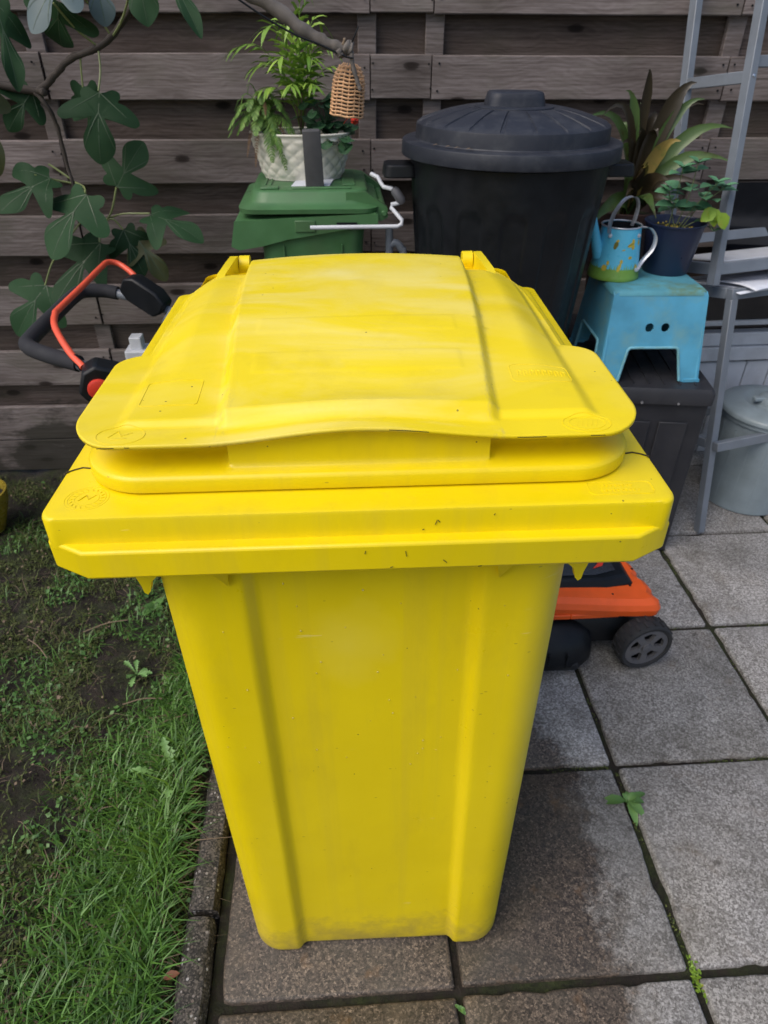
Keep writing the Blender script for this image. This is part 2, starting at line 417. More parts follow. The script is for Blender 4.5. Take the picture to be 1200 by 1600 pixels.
M['stem_dark'] = plain('dark_twig_bark', (.050, .040, .033), .8, .3, bump=.3)
M['petiole'] = plain('petiole_green', (.19, .23, .085), .5, .15)
M['fig'] = mat_leaf('fig_leaf_green', (.012, .038, .016), (.032, .078, .032), .62, spec=.15)
M['fig_pale'] = mat_leaf('fig_leaf_bluish', (.06, .095, .10), (.10, .14, .145), .5)
M['fig_olive'] = mat_leaf('fig_leaf_ageing', (.045, .060, .020), (.10, .10, .035), .5, spot=(.05, .035, .015))
M['vein'] = plain('leaf_vein', (.040, .075, .034), .5, .1)
M['palm'] = mat_leaf('palm_leaf', (.12, .25, .03), (.30, .46, .075), .4, scale=20)
M['fern'] = mat_leaf('fern_leaf', (.07, .17, .03), (.20, .33, .07), .5, scale=25)
M['fern_dead'] = mat_leaf('dead_fern', (.10, .05, .025), (.20, .12, .06), .7)
M['darkleaf'] = mat_leaf('cyclamen_leaf', (.012, .045, .022), (.035, .095, .04), .4, spot=(.09, .15, .09))
M['brom'] = mat_leaf('bronze_strap_leaf', (.020, .015, .013), (.048, .036, .018), .33, scale=8)
M['bromg'] = mat_leaf('green_strap_leaf', (.035, .075, .022), (.085, .14, .042), .33, scale=8, spot=(.045, .03, .012))
M['bromy'] = mat_leaf('yellowing_strap_leaf', (.13, .115, .03), (.22, .17, .05), .45, spot=(.10, .14, .03))
M['mint'] = mat_leaf('mint_leaf', (.05, .15, .075), (.10, .25, .13), .5, scale=20)
M['lime'] = mat_leaf('lime_leaf', (.13, .24, .02), (.22, .34, .03), .45, spot=(.30, .22, .02))
M['grass'] = mat_leaf('grass_blade', (.018, .062, .010), (.095, .215, .036), .42, scale=3)
M['moss'] = mat_leaf('moss_green', (.026, .042, .008), (.095, .120, .026), .7, scale=30)
M['weed'] = mat_leaf('weed_leaf', (.045, .13, .028), (.11, .22, .06), .45, scale=20)
M['weed_pale'] = mat_leaf('dandelion_leaf', (.09, .21, .05), (.20, .36, .13), .45, scale=20)
M['straw'] = plain('dry_stalk', (.17, .125, .085), .8, .2)
M['olive_pot'] = plain('glazed_olive_pot', (.28, .21, .025), .25, .2, dirt=(.12, .08, .02), dirt_amt=.6)
M['potsoil'] = mat_soil('potting_soil')
M['terracotta'] = plain('dull_terracotta', (.030, .014, .012), .6, .2)
M['darkline'] = plain('dark_grime', (.045, .032, .008), .8, .2)
M['leaf_dead'] = mat_leaf('fallen_leaf', (.20, .07, .04), (.30, .13, .08), .6)

# ================================================================== SETTING
g = MB()
def soil_fn(u, v):
    x, y = -40+80*u, -40+80*v
    return Vector((x, y, -.075))
g.grid(soil_fn, 4, 4)
gr = g.build('ground', M['soil'], kind='structure')
# lawn bed, near relief
def lawn_z(x, y):
    s = -.012-.028*smooth(1.2, 2.4, y)
    return s+.018*mnoise.noise(Vector((x*5, y*5, 0)))+.010*mnoise.noise(Vector((x*17, y*17, 3)))
g = MB()
g.grid(lambda u, v: Vector((-3.2+2.862*u, -.6+3.6*v, lawn_z(-3.2+2.862*u, -.6+3.6*v)-.012+.005*mnoise.noise(Vector(((-3.2+2.862*u)*45, v*160, 1))))), 260, 330)
lawn_bed = g.build('lawn_soil', M['soil'], smooth=True, angle=180, kind='structure')

# patio: every slab its own piece
patio = bpy.data.objects.new('patio', None); COL.objects.link(patio); patio['kind'] = 'structure'
g = MB(); g.box((1.6, 1.0, -.055), (3.76, 3.4, .08)); bed = g.build('bedding_sand', M['soil'], patio)
def slab_mesh(w, d, seed):
    b = MB(); loops = []
    for z, i in ((-.04, 0), (-.006, 0), (-.002, .002), (0, .006)):
        L = rrect(-w/2+i, w/2-i, -d/2+i, d/2-i, .005, z, 2, 26); out = []
        for p in L:
            n_ = mnoise.noise(Vector((p.x*38+seed*9, p.y*38, seed)))
            chip = max(0, mnoise.noise(Vector((p.x*21+seed*5, p.y*21, 4+seed)))-.30)*.014*(1 if z > -.03 else .3)
            k = 1-(chip+.0011*n_)/(w/2)
            out.append(Vector((p.x*k, p.y*k, z-chip*.25*(1 if z > -.001 else 0))))
        loops.append(out)
    b.loft(loops, True, False, True)
    return b
slab_src = []
for iu in range(-2, 6):
    for iv in range(-2, 5):
        cx, cy = .631+.45*(iu+.5), .518+.45*(iv+.5)
        if len(slab_src) < 5:
            o = slab_mesh(.4345, .4345, len(slab_src)).build('paving_slab', M['tile'], patio, smooth=True, angle=50); slab_src.append(o)
        else:
            o = random.choice(slab_src).copy(); COL.objects.link(o)
        o.location = (cx+random.uniform(-.002, .002), cy+random.uniform(-.002, .002), random.uniform(-.003, .0))
        o.rotation_euler = (random.uniform(-.003, .003), random.uniform(-.003, .003), random.uniform(-.003, .003) + (PI/2)*random.randint(0, 3))
# kerb stones with a chipped joint
kerb = bpy.data.objects.new('kerb', None); COL.objects.link(kerb); kerb['kind'] = 'structure'
def kerb_stone(y0, y1, name='kerb_stone'):
    b = MB(); n = 60
    loops = []
    for i in range(n+1):
        t = i/n; y = y0+(y1-y0)*t
        j = lambda s: .0035*mnoise.noise(Vector((s*3.1, y*22, .3)))
        z = .016+.004*mnoise.noise(Vector((y*6, 2, 0)))
        e0 = .012*max(0, 1-abs(y-y1)/.02)+.006*max(0, mnoise.noise(Vector((y*14, 7, 7))))
        pr = [(-.341+j(1), -.08), (-.341+j(1), z-.012), (-.334+j(2), z-.002), (-.318, z+.001), (-.305, z), (-.291-e0*.4, z-.001-e0*.3), (-.2835+j(3)-e0*.5, z-.012), (-.283, -.08)]
        loops.append([Vector((x, y, zz)) for x, zz in pr])
    b.loft(loops, True, True, True)
    return b.build(name, M['kerb'], kerb, smooth=True, angle=45)
kerb_stone(-.33, .672); kerb_stone(.684, 1.68); kerb_stone(1.692, 2.46)

# ------------------------------------------------------------------ fence
fence = thing('wooden_fence', 'weathered grey wooden fence of overlapping horizontal boards', 'fence', (0, 2.5, 0))
F0 = [(1.488, 1.625, 0), (1.266, 1.387, 0), (1.034, 1.157, 0), (.808, .935, 0), (.565, .702, 0), (.333, .465, 0), (.102, .237, 0), (-.044, .096, 0), (1.735, 1.86, 0)]
B0 = [(1.37, 1.51), (1.14, 1.285), (.918, 1.055), (.685, .825), (.448, .582), (.220, .350), (1.605, 1.75)]
SEG = [(-2.55, -.86), (-.852, .1195), (.1235, .3085), (.3125, 1.246), (1.252, 3.1)]
def board(x0, x1, z0, z1, y, th, mat='wood'):
    b = MB(); n = max(2, int((x1-x0)/.12)); L = []
    ph = random.uniform(0, 50)
    for i in range(n+1):
        x = x0+(x1-x0)*i/n
        w = .003*mnoise.noise(Vector((x*2+ph, 0, 0))); w2 = .003*mnoise.noise(Vector((x*2+ph, 9, 0))); bow = .003*mnoise.noise(Vector((x*1.5+ph, 4, 4)))
        xx = x-(x0+x1)/2; zm = (z0+z1)/2; h = (z1-z0)/2
        pr = [(bow, -h+w+.003), (bow+.003, -h+w), (bow+th, -h+w), (bow+th, h+w2), (bow+.003, h+w2), (bow, h+w2-.003)]
        L.append([Vector((xx, p, q)) for p, q in pr])
    b.loft(L, True, True, True)
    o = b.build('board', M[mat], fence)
    o.location = ((x0+x1)/2, y, (z0+z1)/2)
    return o
for (z0, z1, _) in F0:
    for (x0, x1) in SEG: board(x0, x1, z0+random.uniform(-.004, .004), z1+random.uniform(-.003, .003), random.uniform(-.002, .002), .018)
for (z0, z1) in B0:
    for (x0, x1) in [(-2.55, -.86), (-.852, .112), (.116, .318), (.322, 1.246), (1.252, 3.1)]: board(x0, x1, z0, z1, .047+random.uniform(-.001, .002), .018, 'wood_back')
for x in (-.87, .113, .319, 1.256, -2.5, 3.0):
    b = MB(); w = .056
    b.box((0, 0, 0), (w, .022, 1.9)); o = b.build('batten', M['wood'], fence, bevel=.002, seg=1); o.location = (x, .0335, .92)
b = MB()
for x in (-.88, -.855, .10, .13, .305, .33, 1.23, 1.27):
    for (z0, z1, _) in F0:
        for zz in (z0+.03, z1-.03):
            b.lathe([(.0, -.0015), (.0032, -.001), (.0032, .001)], 8, (x+random.uniform(-.005, .005), -.0032, zz+random.uniform(-.008, .008)), M=Matrix.Rotation(PI/2, 3, 'X'))
b.build('nail_head', M['black'], fence, kind='stuff')

# ================================================================== YELLOW WHEELIE BIN
wb = thing('wheelie_bin', 'big bright yellow wheelie bin standing in front of everything', 'wheelie bin', (.034, .604, .004), (0, math.radians(-.9), math.radians(-1.6)))
def body_loop(z, grow=0.0):
    t = z/1.0
    hw = .2365+.010*t - grow; yb = .50+.125*t - grow; yf = -.006 + grow
    r = .055
    P = []
    nfront = 64
    xs = [-(hw-r)+2*(hw-r)*i/nfront for i in range(nfront+1)]
    ribw = .1495-.011*t
    for x in xs:
        rec = .013*(1-smooth(ribw-.013, ribw+.001, abs(x)))
        P.append(Vector((x, yf+rec, z)))
    for k in range(1, 11):
        a_ = -PI/2+PI/2*k/10; P.append(Vector((hw-r+r*math.cos(a_), yf+r+r*math.sin(a_), z)))
    P.append(Vector((hw, (yf+yb)/2, z)))
    for k in range(0, 11):
        a_ = PI/2*k/10; P.append(Vector((hw-r+r*math.cos(a_), yb-r+r*math.sin(a_), z)))
    P.append(Vector((0, yb, z)))
    for k in range(0, 11):
        a_ = PI/2+PI/2*k/10; P.append(Vector((-hw+r+r*math.cos(a_), yb-r+r*math.sin(a_), z)))
    P.append(Vector((-hw, (yf+yb)/2, z)))
    for k in range(0, 10):
        a_ = PI+PI/2*k/10; P.append(Vector((-hw+r+r*math.cos(a_), yf+r+r*math.sin(a_), z)))
    return P
b = MB()
b.loft([body_loop(0, .012), body_loop(.003, .004), body_loop(.008, .001), body_loop(.014, 0)]+[body_loop(.014+.98*i/24) for i in range(1, 25)], True, True, True)
b.build('body', M['yellow'], wb, smooth=True, angle=60)

# collar: upper block and a chamfered lower block
def poly_block(mb, pts, z0, z1, shrink=0):
    n = len(pts)
    mb.loft([[Vector((x, y, z0)) for x, y in pts], [Vector((x, y, z1)) for x, y in pts]], True, True, True)
b = MB()
b.loft([rrect(-.325, .325, -.038, .665, .016, 1.022, 6), rrect(-.3245, .3245, -.0375, .665, .016, 1.056, 6),
        rrect(-.3235, .3235, -.0365, .664, .016, 1.0588, 6), rrect(-.320, .320, -.033, .66, .014, 1.06, 6)], True, True, True)
up = b.build('collar', M['yellow'], wb, smooth=True, angle=50)
b = MB()
poly_block(b, [(-.3254, -.030), (-.284, -.0535), (.284, -.0535), (.3254, -.030), (.3254, .6645), (-.3254, .6645)], .993, 1.0285)
b.build('collar_ledge', M['yellow'], wb, bevel=.0035, seg=3)
# seams on the collar where lid hinge ring ends, gussets and lifting hooks
b = MB()
for s in (-1, 1):
    pts = [(s*.299, .058), (s*.308, .060), (s*.316, .056), (s*.3238, .050)]
    b.tube([(x, y, 1.0603) for x, y in pts], .0011, 5)
b.build('seam', M['darkline'], wb)
b = MB()
for s in (-1, 1):
    for x in (.155,):
        b.add([Vector(p) for p in [(s*x-.012, -.0405, .9925), (s*x+.012, -.0405, .9925), (s*x, -.0075, .938), (s*x, -.0040, .9925)]], [(0, 1, 2), (0, 2, 3), (1, 3, 2), (0, 3, 1)])
b.build('gusset', M['yellow'], wb)
for s in (-1, 1):
    b = MB()
    prof = [(.268, .9935), (.236, .9935), (.236, .946), (.246, .936), (.2495, .922), (.2535, .917), (.257, .920), (.2585, .930), (.263, .947)]
    vs_, fs_ = plate([(s*x, z) for x, z in prof], [], .010, Matrix(((1, 0, 0, 0), (0, 0, 1, .012), (0, 1, 0, 0), (0, 0, 0, 1))))
    b.add(vs_, fs_); b.build('lifting_hook', M['yellow'], wb, bevel=.0012, seg=1)

# lid skirt
def lid_arch(x): return .0135*(.5+.5*math.cos(PI*min(1, abs(x)/.175)))
def skirt_loop(ins, z, bulge_ins=None, top=False):
    x0, x1, y0, y1, r = -.2985, .2985, .0, .64, .072
    P = []
    nc, ns = 12, 90
    cs = [((x1-r, y0+r), -PI/2), ((x1-r, y1-r), 0), ((x0+r, y1-r), PI/2), ((x0+r, y0+r), PI)]
    ri = max(.02, r-ins)
    for i, ((cx, cy), a0) in enumerate(cs):
        cxx = (x1-ins-ri)*(1 if cx > 0 else -1); cyy = (y0+ins+ri) if i in (0, 3) else (y1-ins-ri)
        for k in range(nc+1):
            t = a0+PI/2*k/nc; P.append([cxx+ri*math.cos(t), cyy+ri*math.sin(t)])
    xa, xb = P[-1][0], P[0][0]
    front = [[xa+(xb-xa)*k/ns, y0+ins] for k in range(1, ns)]
    out = []
    for x, y in P+front:
        zz = z
        if y < y0+ins+1e-5:
            if bulge_ins is not None:
                w = 1-smooth(.1365, .1415, abs(x)); y = y0+ins+(min(ins, bulge_ins)-ins)*w
            if top: zz = z+lid_arch(x)
        out.append(Vector((x, y, zz)))
    return out
lid = thing('lid', '', '', (0, 0, 0)); del lid['label'], lid['category']
bpy.data.objects.remove(lid)
def lid_w(y):
    if y < .066:
        t = (.066-y)/.064; w = .246+.052*math.sqrt(max(0, 1-t*t))
    else: w = .298
    w -= .036*(1-math.sqrt(max(0, 1-min(1, max(0, y-.196)/.034)**2)))
    w -= .006*smooth(.3, .55, y)
    if y > .47:
        t = min(1, (y-.47)/.176); w -= .066*(1-math.sqrt(max(0, 1-t*t)))
    return w
def lid_h(x, y):
    ax = abs(x)
    z = 1.119
    front = 1-smooth(.004, .085, y)
    z += lid_arch(x)*front
    z += .0015*smooth(.0, .03, y)
    # crown
    hy = .006*smooth(.034, .044, y)+.0240*smooth(.03, .30, y)-.008*smooth(.36, .52, y)-.036*smooth(.49, .67, y)
    wside = min(.250, lid_w(y)-.007)
    lat = 1-smooth(wside-.05, wside+.006, ax)
    latf = 1-smooth(wside-.012, wside+.006, ax)
    k = smooth(.02, .2, y)
    z += hy*(latf*(1-k)+(.35*latf+.65*lat)*k)
    # raised middle panel
    pw = .1425+.030*max(0, min(1, (y-.03)/.52))
    pan = 1-smooth(pw-.007, pw+.006, ax)
    z += (.010*smooth(.024, .040, y)+.004*smooth(.04, .25, y))*pan*(1-smooth(.53, .63, y))
    z += (.002+.007*smooth(.25, .58, y))*pan*max(0, 1-(x/(pw+.006))**2)*smooth(.05, .16, y)
    z -= .010*smooth(.42, .60, y)*(1-pan)
    # shallow moulded bands on the panel
    for (ya, yb, hw_) in ((.115, .155, .118), (.20, .235, .12)):
        z += .0007*smooth(ya-.002, ya+.002, y)*(1-smooth(yb-.002, yb+.002, y))*(1-smooth(hw_-.003, hw_+.003, ax))
    # soft edge fall-off at the rear
    z -= .012*smooth(.60, .645, y)
    return z
LN_U, LN_V = 260, 240
def lid_pt(u, v):
    # denser rows near the front lip
    y = .002+.643*(v**1.15)
    w = lid_w(y); x = (2*u-1)*w
    return Vector((x, y, lid_h(x, y)))
b = MB(); b.grid(lid_pt, LN_U, LN_V)
lid = b.build('lid', M['yellow_lid'], wb, smooth=True, angle=180, solid=.0045)
b = MB()
b.loft([skirt_loop(.012, 1.0625), skirt_loop(.001, 1.0628), skirt_loop(0, 1.065), skirt_loop(0, 1.0765), skirt_loop(.0012, 1.0792), skirt_loop(.0045, 1.0812),
        skirt_loop(.012, 1.0835, .012), skirt_loop(.024, 1.0855, .0135), skirt_loop(.038, 1.088, .0145), skirt_loop(.044, 1.0915, .0150), skirt_loop(.046, 1.100, .0155, ), skirt_loop(.047, 1.1155, .016, True)], True, False, False)
b.build('skirt', M['yellow'], lid, smooth=True, angle=60)
# hinge lugs and bar
for s in (-1, 1):
    b = MB()
    pr = [(.48, 1.128), (.51, 1.138), (.60, 1.133), (.650, 1.129), (.664, 1.116), (.66, 1.075), (.54, 1.075)]
    vs_, fs_ = plate(pr, [], .013, Matrix(((0, 0, 1, s*.214), (1, 0, 0, 0), (0, 1, 0, 0), (0, 0, 0, 1))))
    b.add(vs_, fs_)
    vs_, fs_ = plate([(y, z) for y, z in circle2(.654, 1.113, .0150)], [], .018, Matrix(((0, 0, 1, s*.197), (1, 0, 0, 0), (0, 1, 0, 0), (0, 0, 0, 1))))
    b.add(vs_, fs_)
    b.build('hinge_lug', M['yellow'], wb, bevel=.0025)
b = MB(); b.tube([(-.212, .652, 1.104), (.212, .652, 1.104)], .010, 16); b.build('handle_bar', M['yellow'], wb, smooth=True)
# collar back arms that hold the bar
for s in (-1, 1):
    b = MB(); b.box((s*.222, .652, 1.083), (.012, .03, .065)); b.build('hinge_arm', M['yellow'], wb, bevel=.003)
# wheels
for s in (-1, 1):
    w_ = MB(); w_.lathe([(.03, -.02), (.088, -.024), (.098, -.018), (.098, .018), (.088, .024), (.03, .02)], 32, (s*.262, .545, .0985), M=Matrix.Rotation(PI/2, 3, 'Y'), cap0=True, cap1=True)
    w_.build('wheel', M['rubber'], wb, smooth=True)
b = MB(); b.tube([(-.26, .545, .0985), (.26, .545, .0985)], .011, 10); b.build('axle', M['steel'], wb, smooth=True)
# moulded marks: raised hair-thin lines
def ring_pts(cx, cy, rx, ry, zf, n=40, a0=0, a1=2*PI): return [(cx+rx*math.cos(a0+(a1-a0)*k/n), cy+ry*math.sin(a0+(a1-a0)*k/n), zf(cx+rx*math.cos(a0+(a1-a0)*k/n), cy+ry*math.sin(a0+(a1-a0)*k/n))) for k in range(n+1)]
def rr_pts(cx, cy, hx, hy, r, zf):
    return [(p.x, p.y, zf(p.x, p.y)) for p in (lambda L: L+[L[0]])(rrect(cx-hx, cx+hx, cy-hy, cy+hy, r, 0, 4, 6))]
flat = lambda x, y: 1.0602
lz = lambda x, y: lid_h(x, y)+.0002
b = MB()
for r_ in (.0225, .0195, .0125): b.tube(ring_pts(-.285, -.002, r_, r_*.95, lambda x, y: 1.0599), .00042, 5)
for k in range(18):
    a_ = 2*PI*k/18; b.tube([(-.285+.0145*math.cos(a_), -.002+.0145*math.sin(a_), 1.0603), (-.285+.0178*math.cos(a_+.12), -.002+.0178*math.sin(a_+.12), 1.0600)], .0005, 4)
b.tube([(-.293, -.006, 1.0603), (-.287, .004, 1.0605), (-.283, -.004, 1.0602), (-.277, .004, 1.0601)], .0006, 5)
b.build('round_emblem', M['yellow'], up, smooth=True)
b = MB(); b.tube(rr_pts(.272, -.0105, .034, .0115, .006, flat), .0005, 5)
for row, (yy, x0_, n_) in enumerate(((-.006, .255, 8), (-.015, .252, 10))):
    for k in range(n_):
        xx = x0_+k*.0042
        b.tube([(xx, yy-.0022, 1.0603), (xx+random.uniform(-.001, .001), yy+.002, 1.0603), (xx+.002, yy+random.uniform(-.001, .002), 1.0603)], .00035, 4)
b.build('moulded_label', M['yellow'], up, smooth=True)
b = MB()
for r_ in (.0235,): b.tube(ring_pts(-.243, .022, r_*1.05, r_*.72, lz), .00035, 5)
b.tube([(-.255, .018, lz(-.255, .018)), (-.247, .030, lz(-.247, .03)), (-.242, .02, lz(-.242, .02)), (-.232, .026, lz(-.232, .026))], .0006, 5)
b.tube([(-.251, .014, lz(-.251, .014)), (-.236, .016, lz(-.236, .016))], .0006, 5)
b.build('round_emblem', M['yellow_lid'], lid, smooth=True)
b = MB(); b.tube(ring_pts(.236, .022, .025, .017, lz), .0004, 5); b.tube(ring_pts(.236, .022, .019, .012, lz), .0003, 5)
for k in range(5): b.tube([(.224+.005*k, .016, lz(.224+.005*k, .016)), (.228+.005*k, .027, lz(.228+.005*k, .027))], .0004, 4)
b.build('round_emblem', M['yellow_lid'], lid, smooth=True)
b = MB(); b.tube(rr_pts(-.205, .098, .031, .026, .004, lz), .00045, 5); b.build('blank_label_field', M['yellow_lid'], lid, smooth=True)
b = MB(); b.tube(rr_pts(.208, .122, .034, .018, .006, lz), .00045, 5)
for k in range(8):
    xx = .182+k*.0072; yy = .122
    b.tube([(xx, yy-.006, lz(xx, yy-.006)), (xx+.0005, yy+.006, lz(xx, yy+.006)), (xx+.0042, yy+.003, lz(xx+.0042, yy+.003)), (xx+.0035, yy-.003, lz(xx+.0035, yy-.003))], .0005, 4)
b.build('moulded_lettering', M['yellow_lid'], lid, smooth=True)
# small scuffs and specks of dirt on the collar and the lid lip
b = MB()
for (x, y, z, dx, dz) in ((.075, -.0387, 1.040, .002, .006), (.080, -.0387, 1.043, -.002, .003), (.002, -.0543, 1.017, .001, .004), (.083, -.0543, 1.006, .004, -.004), (.045, -.0543, 1.012, -.001, .007), (.028, -.0543, .998, .003, .001), (.135, -.0387, 1.050, .001, .002), (.062, -.0387, 1.034, .002, .001), (.12, -.0543, .996, .004, .0005)):
    b.tube([(x, y, z), (x+dx*.6, y, z+dz*.5), (x+dx, y, z+dz)], .0004, 4)
for (xa, xb) in ((-.262, -.245), (-.235, -.230), (.03, .07), (.16, .19), (.235, .25)):
    b.tube([(xa+(xb-xa)*k/6, .0018, lid_h(xa+(xb-xa)*k/6, .002)-.0022) for k in range(7)], .0004, 4)
b.build('scuff', M['darkline'], wb, kind='stuff')
# raindrops left on the front
b = MB()
for k in range(34):
    x = random.uniform(-.12, .12) if k < 26 else random.choice((-1, 1))*random.uniform(.155, .20)
    z = random.uniform(.55, .93); y = (.0065 if abs(x) < .13 else -.0065)
    r_ = random.uniform(.0007, .0014)
    b.lathe([(r_, 0), (r_*.8, r_*.35), (r_*.4, r_*.55), (0.0001, r_*.6)], 8, (x, y, z), ry=1.3, M=Matrix.Rotation(PI/2, 3, 'X'))
t = NT('water_drop'); t.out((.9, .9, .8), .03, Transmission_Weight=.85, IOR=1.33); M['drop'] = t.m
b.build('raindrop', M['drop'], wb, smooth=True, kind='stuff')

# ================================================================== GREEN BIN and what stands on it
gb = thing('wheelie_bin', 'green wheelie bin with a flat planter on its lid, seen from its side', 'wheelie bin', (-.07, 2.17, -.02), (0, 0, 0))
def gl(x0, x1, y0, y1, r, z): return rrect(x0, x1, y0, y1, r, z, 6, 2)
b = MB()
b.loft([gl(-.105, .12, -.155, .155, .04, 0.0), gl(-.135, .145, -.185, .185, .04, .97), gl(-.14, .15, -.19, .19, .04, 1.03)], True, True, True)
b.build('body', M['green'], gb, smooth=True, angle=50)
b = MB()   # corner ribs of the side wall
for x in (-.075, .085):
    b.bar((x*.8, -.160, .02), (x, -.1885, .985), .004, .006, (0, 1, 0))
b.build('side_rib', M['green'], gb)
# collar with deep front comb
pr = [(-.200, 1.050), (.185, 1.066), (.185, 1.040), (-.005, 1.010), (-.06, 1.002), (-.13, .985), (-.195, .975), (-.215, .985), (-.212, 1.00)]
b = MB()
vs_, fs_ = plate(pr, [], .40, Matrix(((1, 0, 0, 0), (0, 0, 1, 0), (0, 1, 0, 0), (0, 0, 0, 1))))
b.add(vs_, fs_); b.build('collar', M['green'], gb, bevel=.006, seg=3)
b = MB()
b.box((-.012, -.201, 1.036), (.055, .006, .030))
b.build('collar_lug', M['green'], gb, bevel=.002)
b = MB(); b.box((.10, -.2005, 1.042), (.055, .003, .006)); b.build('collar_slot', M['black'], gb)
# lid
b = MB()
b.loft([gl(-.188, .188, -.198, .20, .05, 1.0665), gl(-.19, .19, -.20, .20, .05, 1.078), gl(-.168, .17, -.176, .19, .05, 1.085), gl(-.160, .165, -.168, .185, .05, 1.092),
        gl(-.155, .160, -.160, .18, .05, 1.112), gl(-.149, .154, -.153, .175, .05, 1.1165), gl(-.13, .14, -.135, .165, .05, 1.117)], True, True, True)
gl_lid = b.build('lid', M['green'], gb, smooth=True, angle=40)
b = MB()
b.box((-.105, -.125, 1.1195), (.05, .035, .005)); b.box((.035, -.128, 1.119), (.16, .02, .004)); b.box((-.12, .02, 1.119), (.006, .2, .004)); b.box((-.105, .02, 1.119), (.006, .2, .004)); b.box((.11, .02, 1.119), (.035, .22, .004))
b.build('raised_panel', M['green'], gl_lid, bevel=.002)
# hinge cheeks at the right end
for y in (-.155, .155):
    b = MB()
    pr = [(.10, 1.06), (.10, 1.113), (.155, 1.113), (.212, 1.075), (.214, 1.050), (.195, 1.040)]
    vs_, fs_ = plate(pr, [], .025, Matrix(((1, 0, 0, 0), (0, 0, 1, y), (0, 1, 0, 0), (0, 0, 0, 1))))
    b.add(vs_, fs_); b.lathe([(.008, -.015), (.008, .015)], 12, (.203, y-.003, 1.06), M=Matrix.Rotation(PI/2, 3, 'X'), cap0=True, cap1=True)
    b.build('hinge_cheek', M['green'], gb, bevel=.002)
b = MB(); b.tube([(.203, -.15, 1.06), (.203, .15, 1.06)], .010, 12); b.build('handle_bar', M['green'], gb, smooth=True)
for y in (-.15, .15):
    w_ = MB(); w_.lathe([(.02, -.02), (.08, -.022), (.09, -.015), (.09, .015), (.08, .022), (.02, .02)], 28, (.165, y*1.15, .09), M=Matrix.Rotation(PI/2, 3, 'X'), cap0=True, cap1=True)
    w_.build('wheel', M['rubber'], gb, smooth=True)
# paper sheet on the lid
b = MB(); b.grid(lambda u, v: Vector((-.118+.105*u+.012*v, 2.055+.10*v, 1.1004+.003*math.sin(5*u+v*2)*0+.0006*u)), 6, 4)
tag(b.build('paper_sheet', M['paper'], solid=.0006), 'folded white paper on the green bin lid behind the grey block', 'paper')
# upright grey block
b = MB(); b.loft([rrect(-.0245, .0245, -.018, .018, .003, 0, 2), rrect(-.0235, .0235, -.017, .017, .003, .134, 2), rrect(-.021, .021, -.015, .015, .003, .137, 2)], True, True, True)
o = b.build('upright_block', M['post'], smooth=True, angle=30); o.location = (-.053, 2.062, 1.0985); o.rotation_euler = (0, math.radians(-1.5), math.radians(4))
tag(o, 'upright dark grey block leaning against the cream planter', 'block')

# oval planter with diamond embossing
PLX, PLY, PLZ = -.088, 2.205, 1.098
pl = thing('planter', 'cream oval metal planter with embossed diamonds on the green bin', 'planter', (PLX, PLY, PLZ))
def planter_pt(u, v):
    a_ = 2*PI*u; r = .109+.032*v
    d = abs(math.sin(18*a_/2+v*11)) * abs(math.sin(18*a_/2-v*11))
    e_ = smooth(.04, .12, v)*(1-smooth(.86, .93, v))
    r += .0056*(d**.6)*e_
    return Vector((r*math.cos(a_), r*.62*math.sin(a_), .115*v))
b = MB(); b.grid(planter_pt, 288, 40); b.build('tub', M['cream'], pl, smooth=True, angle=180)
b = MB(); b.tube([(.1415*math.cos(2*PI*k/48), .1415*.62*math.sin(2*PI*k/48), .1155) for k in range(49)], .0032, 8); b.build('rim', M['cream'], pl, smooth=True)
b = MB(); b.lathe([(.107, .001), (.109, .003)], 48, ry=.62, cap0=True); b.build('base', M['cream'], pl)
b = MB(); b.lathe([(.137, .098), (.08, .104), (.001, .106)], 32, ry=.62); b.build('soil', M['potsoil'], pl, smooth=True)

def leaflet_frond(mb, pts, n, l0, w, ang=60, up=(0, 0, 1), droop=.2, tip_scale=.35, base_skip=.15):
    pts = spline(pts, 8); m = len(pts)
    cum = [0]
    for i in range(1, m): cum.append(cum[-1]+(pts[i]-pts[i-1]).length)
    T = cum[-1]
    mb.tube(pts, [max(.0006, .0018*(1-i/m)) for i in range(m)], 5)
    for k in range(n):
        s_ = T*(base_skip+(1-base_skip)*(k+.5)/n)
        i = max(j for j in range(m-1) if cum[j] <= s_)
        p = pts[i].lerp(pts[i+1], (s_-cum[i])/max(1e-6, cum[i+1]-cum[i])); t = (pts[i+1]-pts[i]).normalized()
        sd_ = t.cross(Vector(up)).normalized(); 
        fr = (k+.5)/n; L = l0*(math.sin(PI*min(1, .25+.75*fr))**.7*(1-tip_scale)+tip_scale)*random.uniform(.85, 1.1)
        for sg in (-1, 1):
            a_ = math.radians(ang+random.uniform(-8, 8)-25*fr)
            d = (t*math.cos(a_)+sd_*sg*math.sin(a_)).normalized()
            q = [p+d*L*f_+Vector((0, 0, -droop*L*f_*f_)) for f_ in (0, .35, .7, 1)]
            mb.strap(q, [w*.35, w, w*.75, w*.05], up=sd_.cross(t)+Vector((0, 0, .3)), fold=.12)

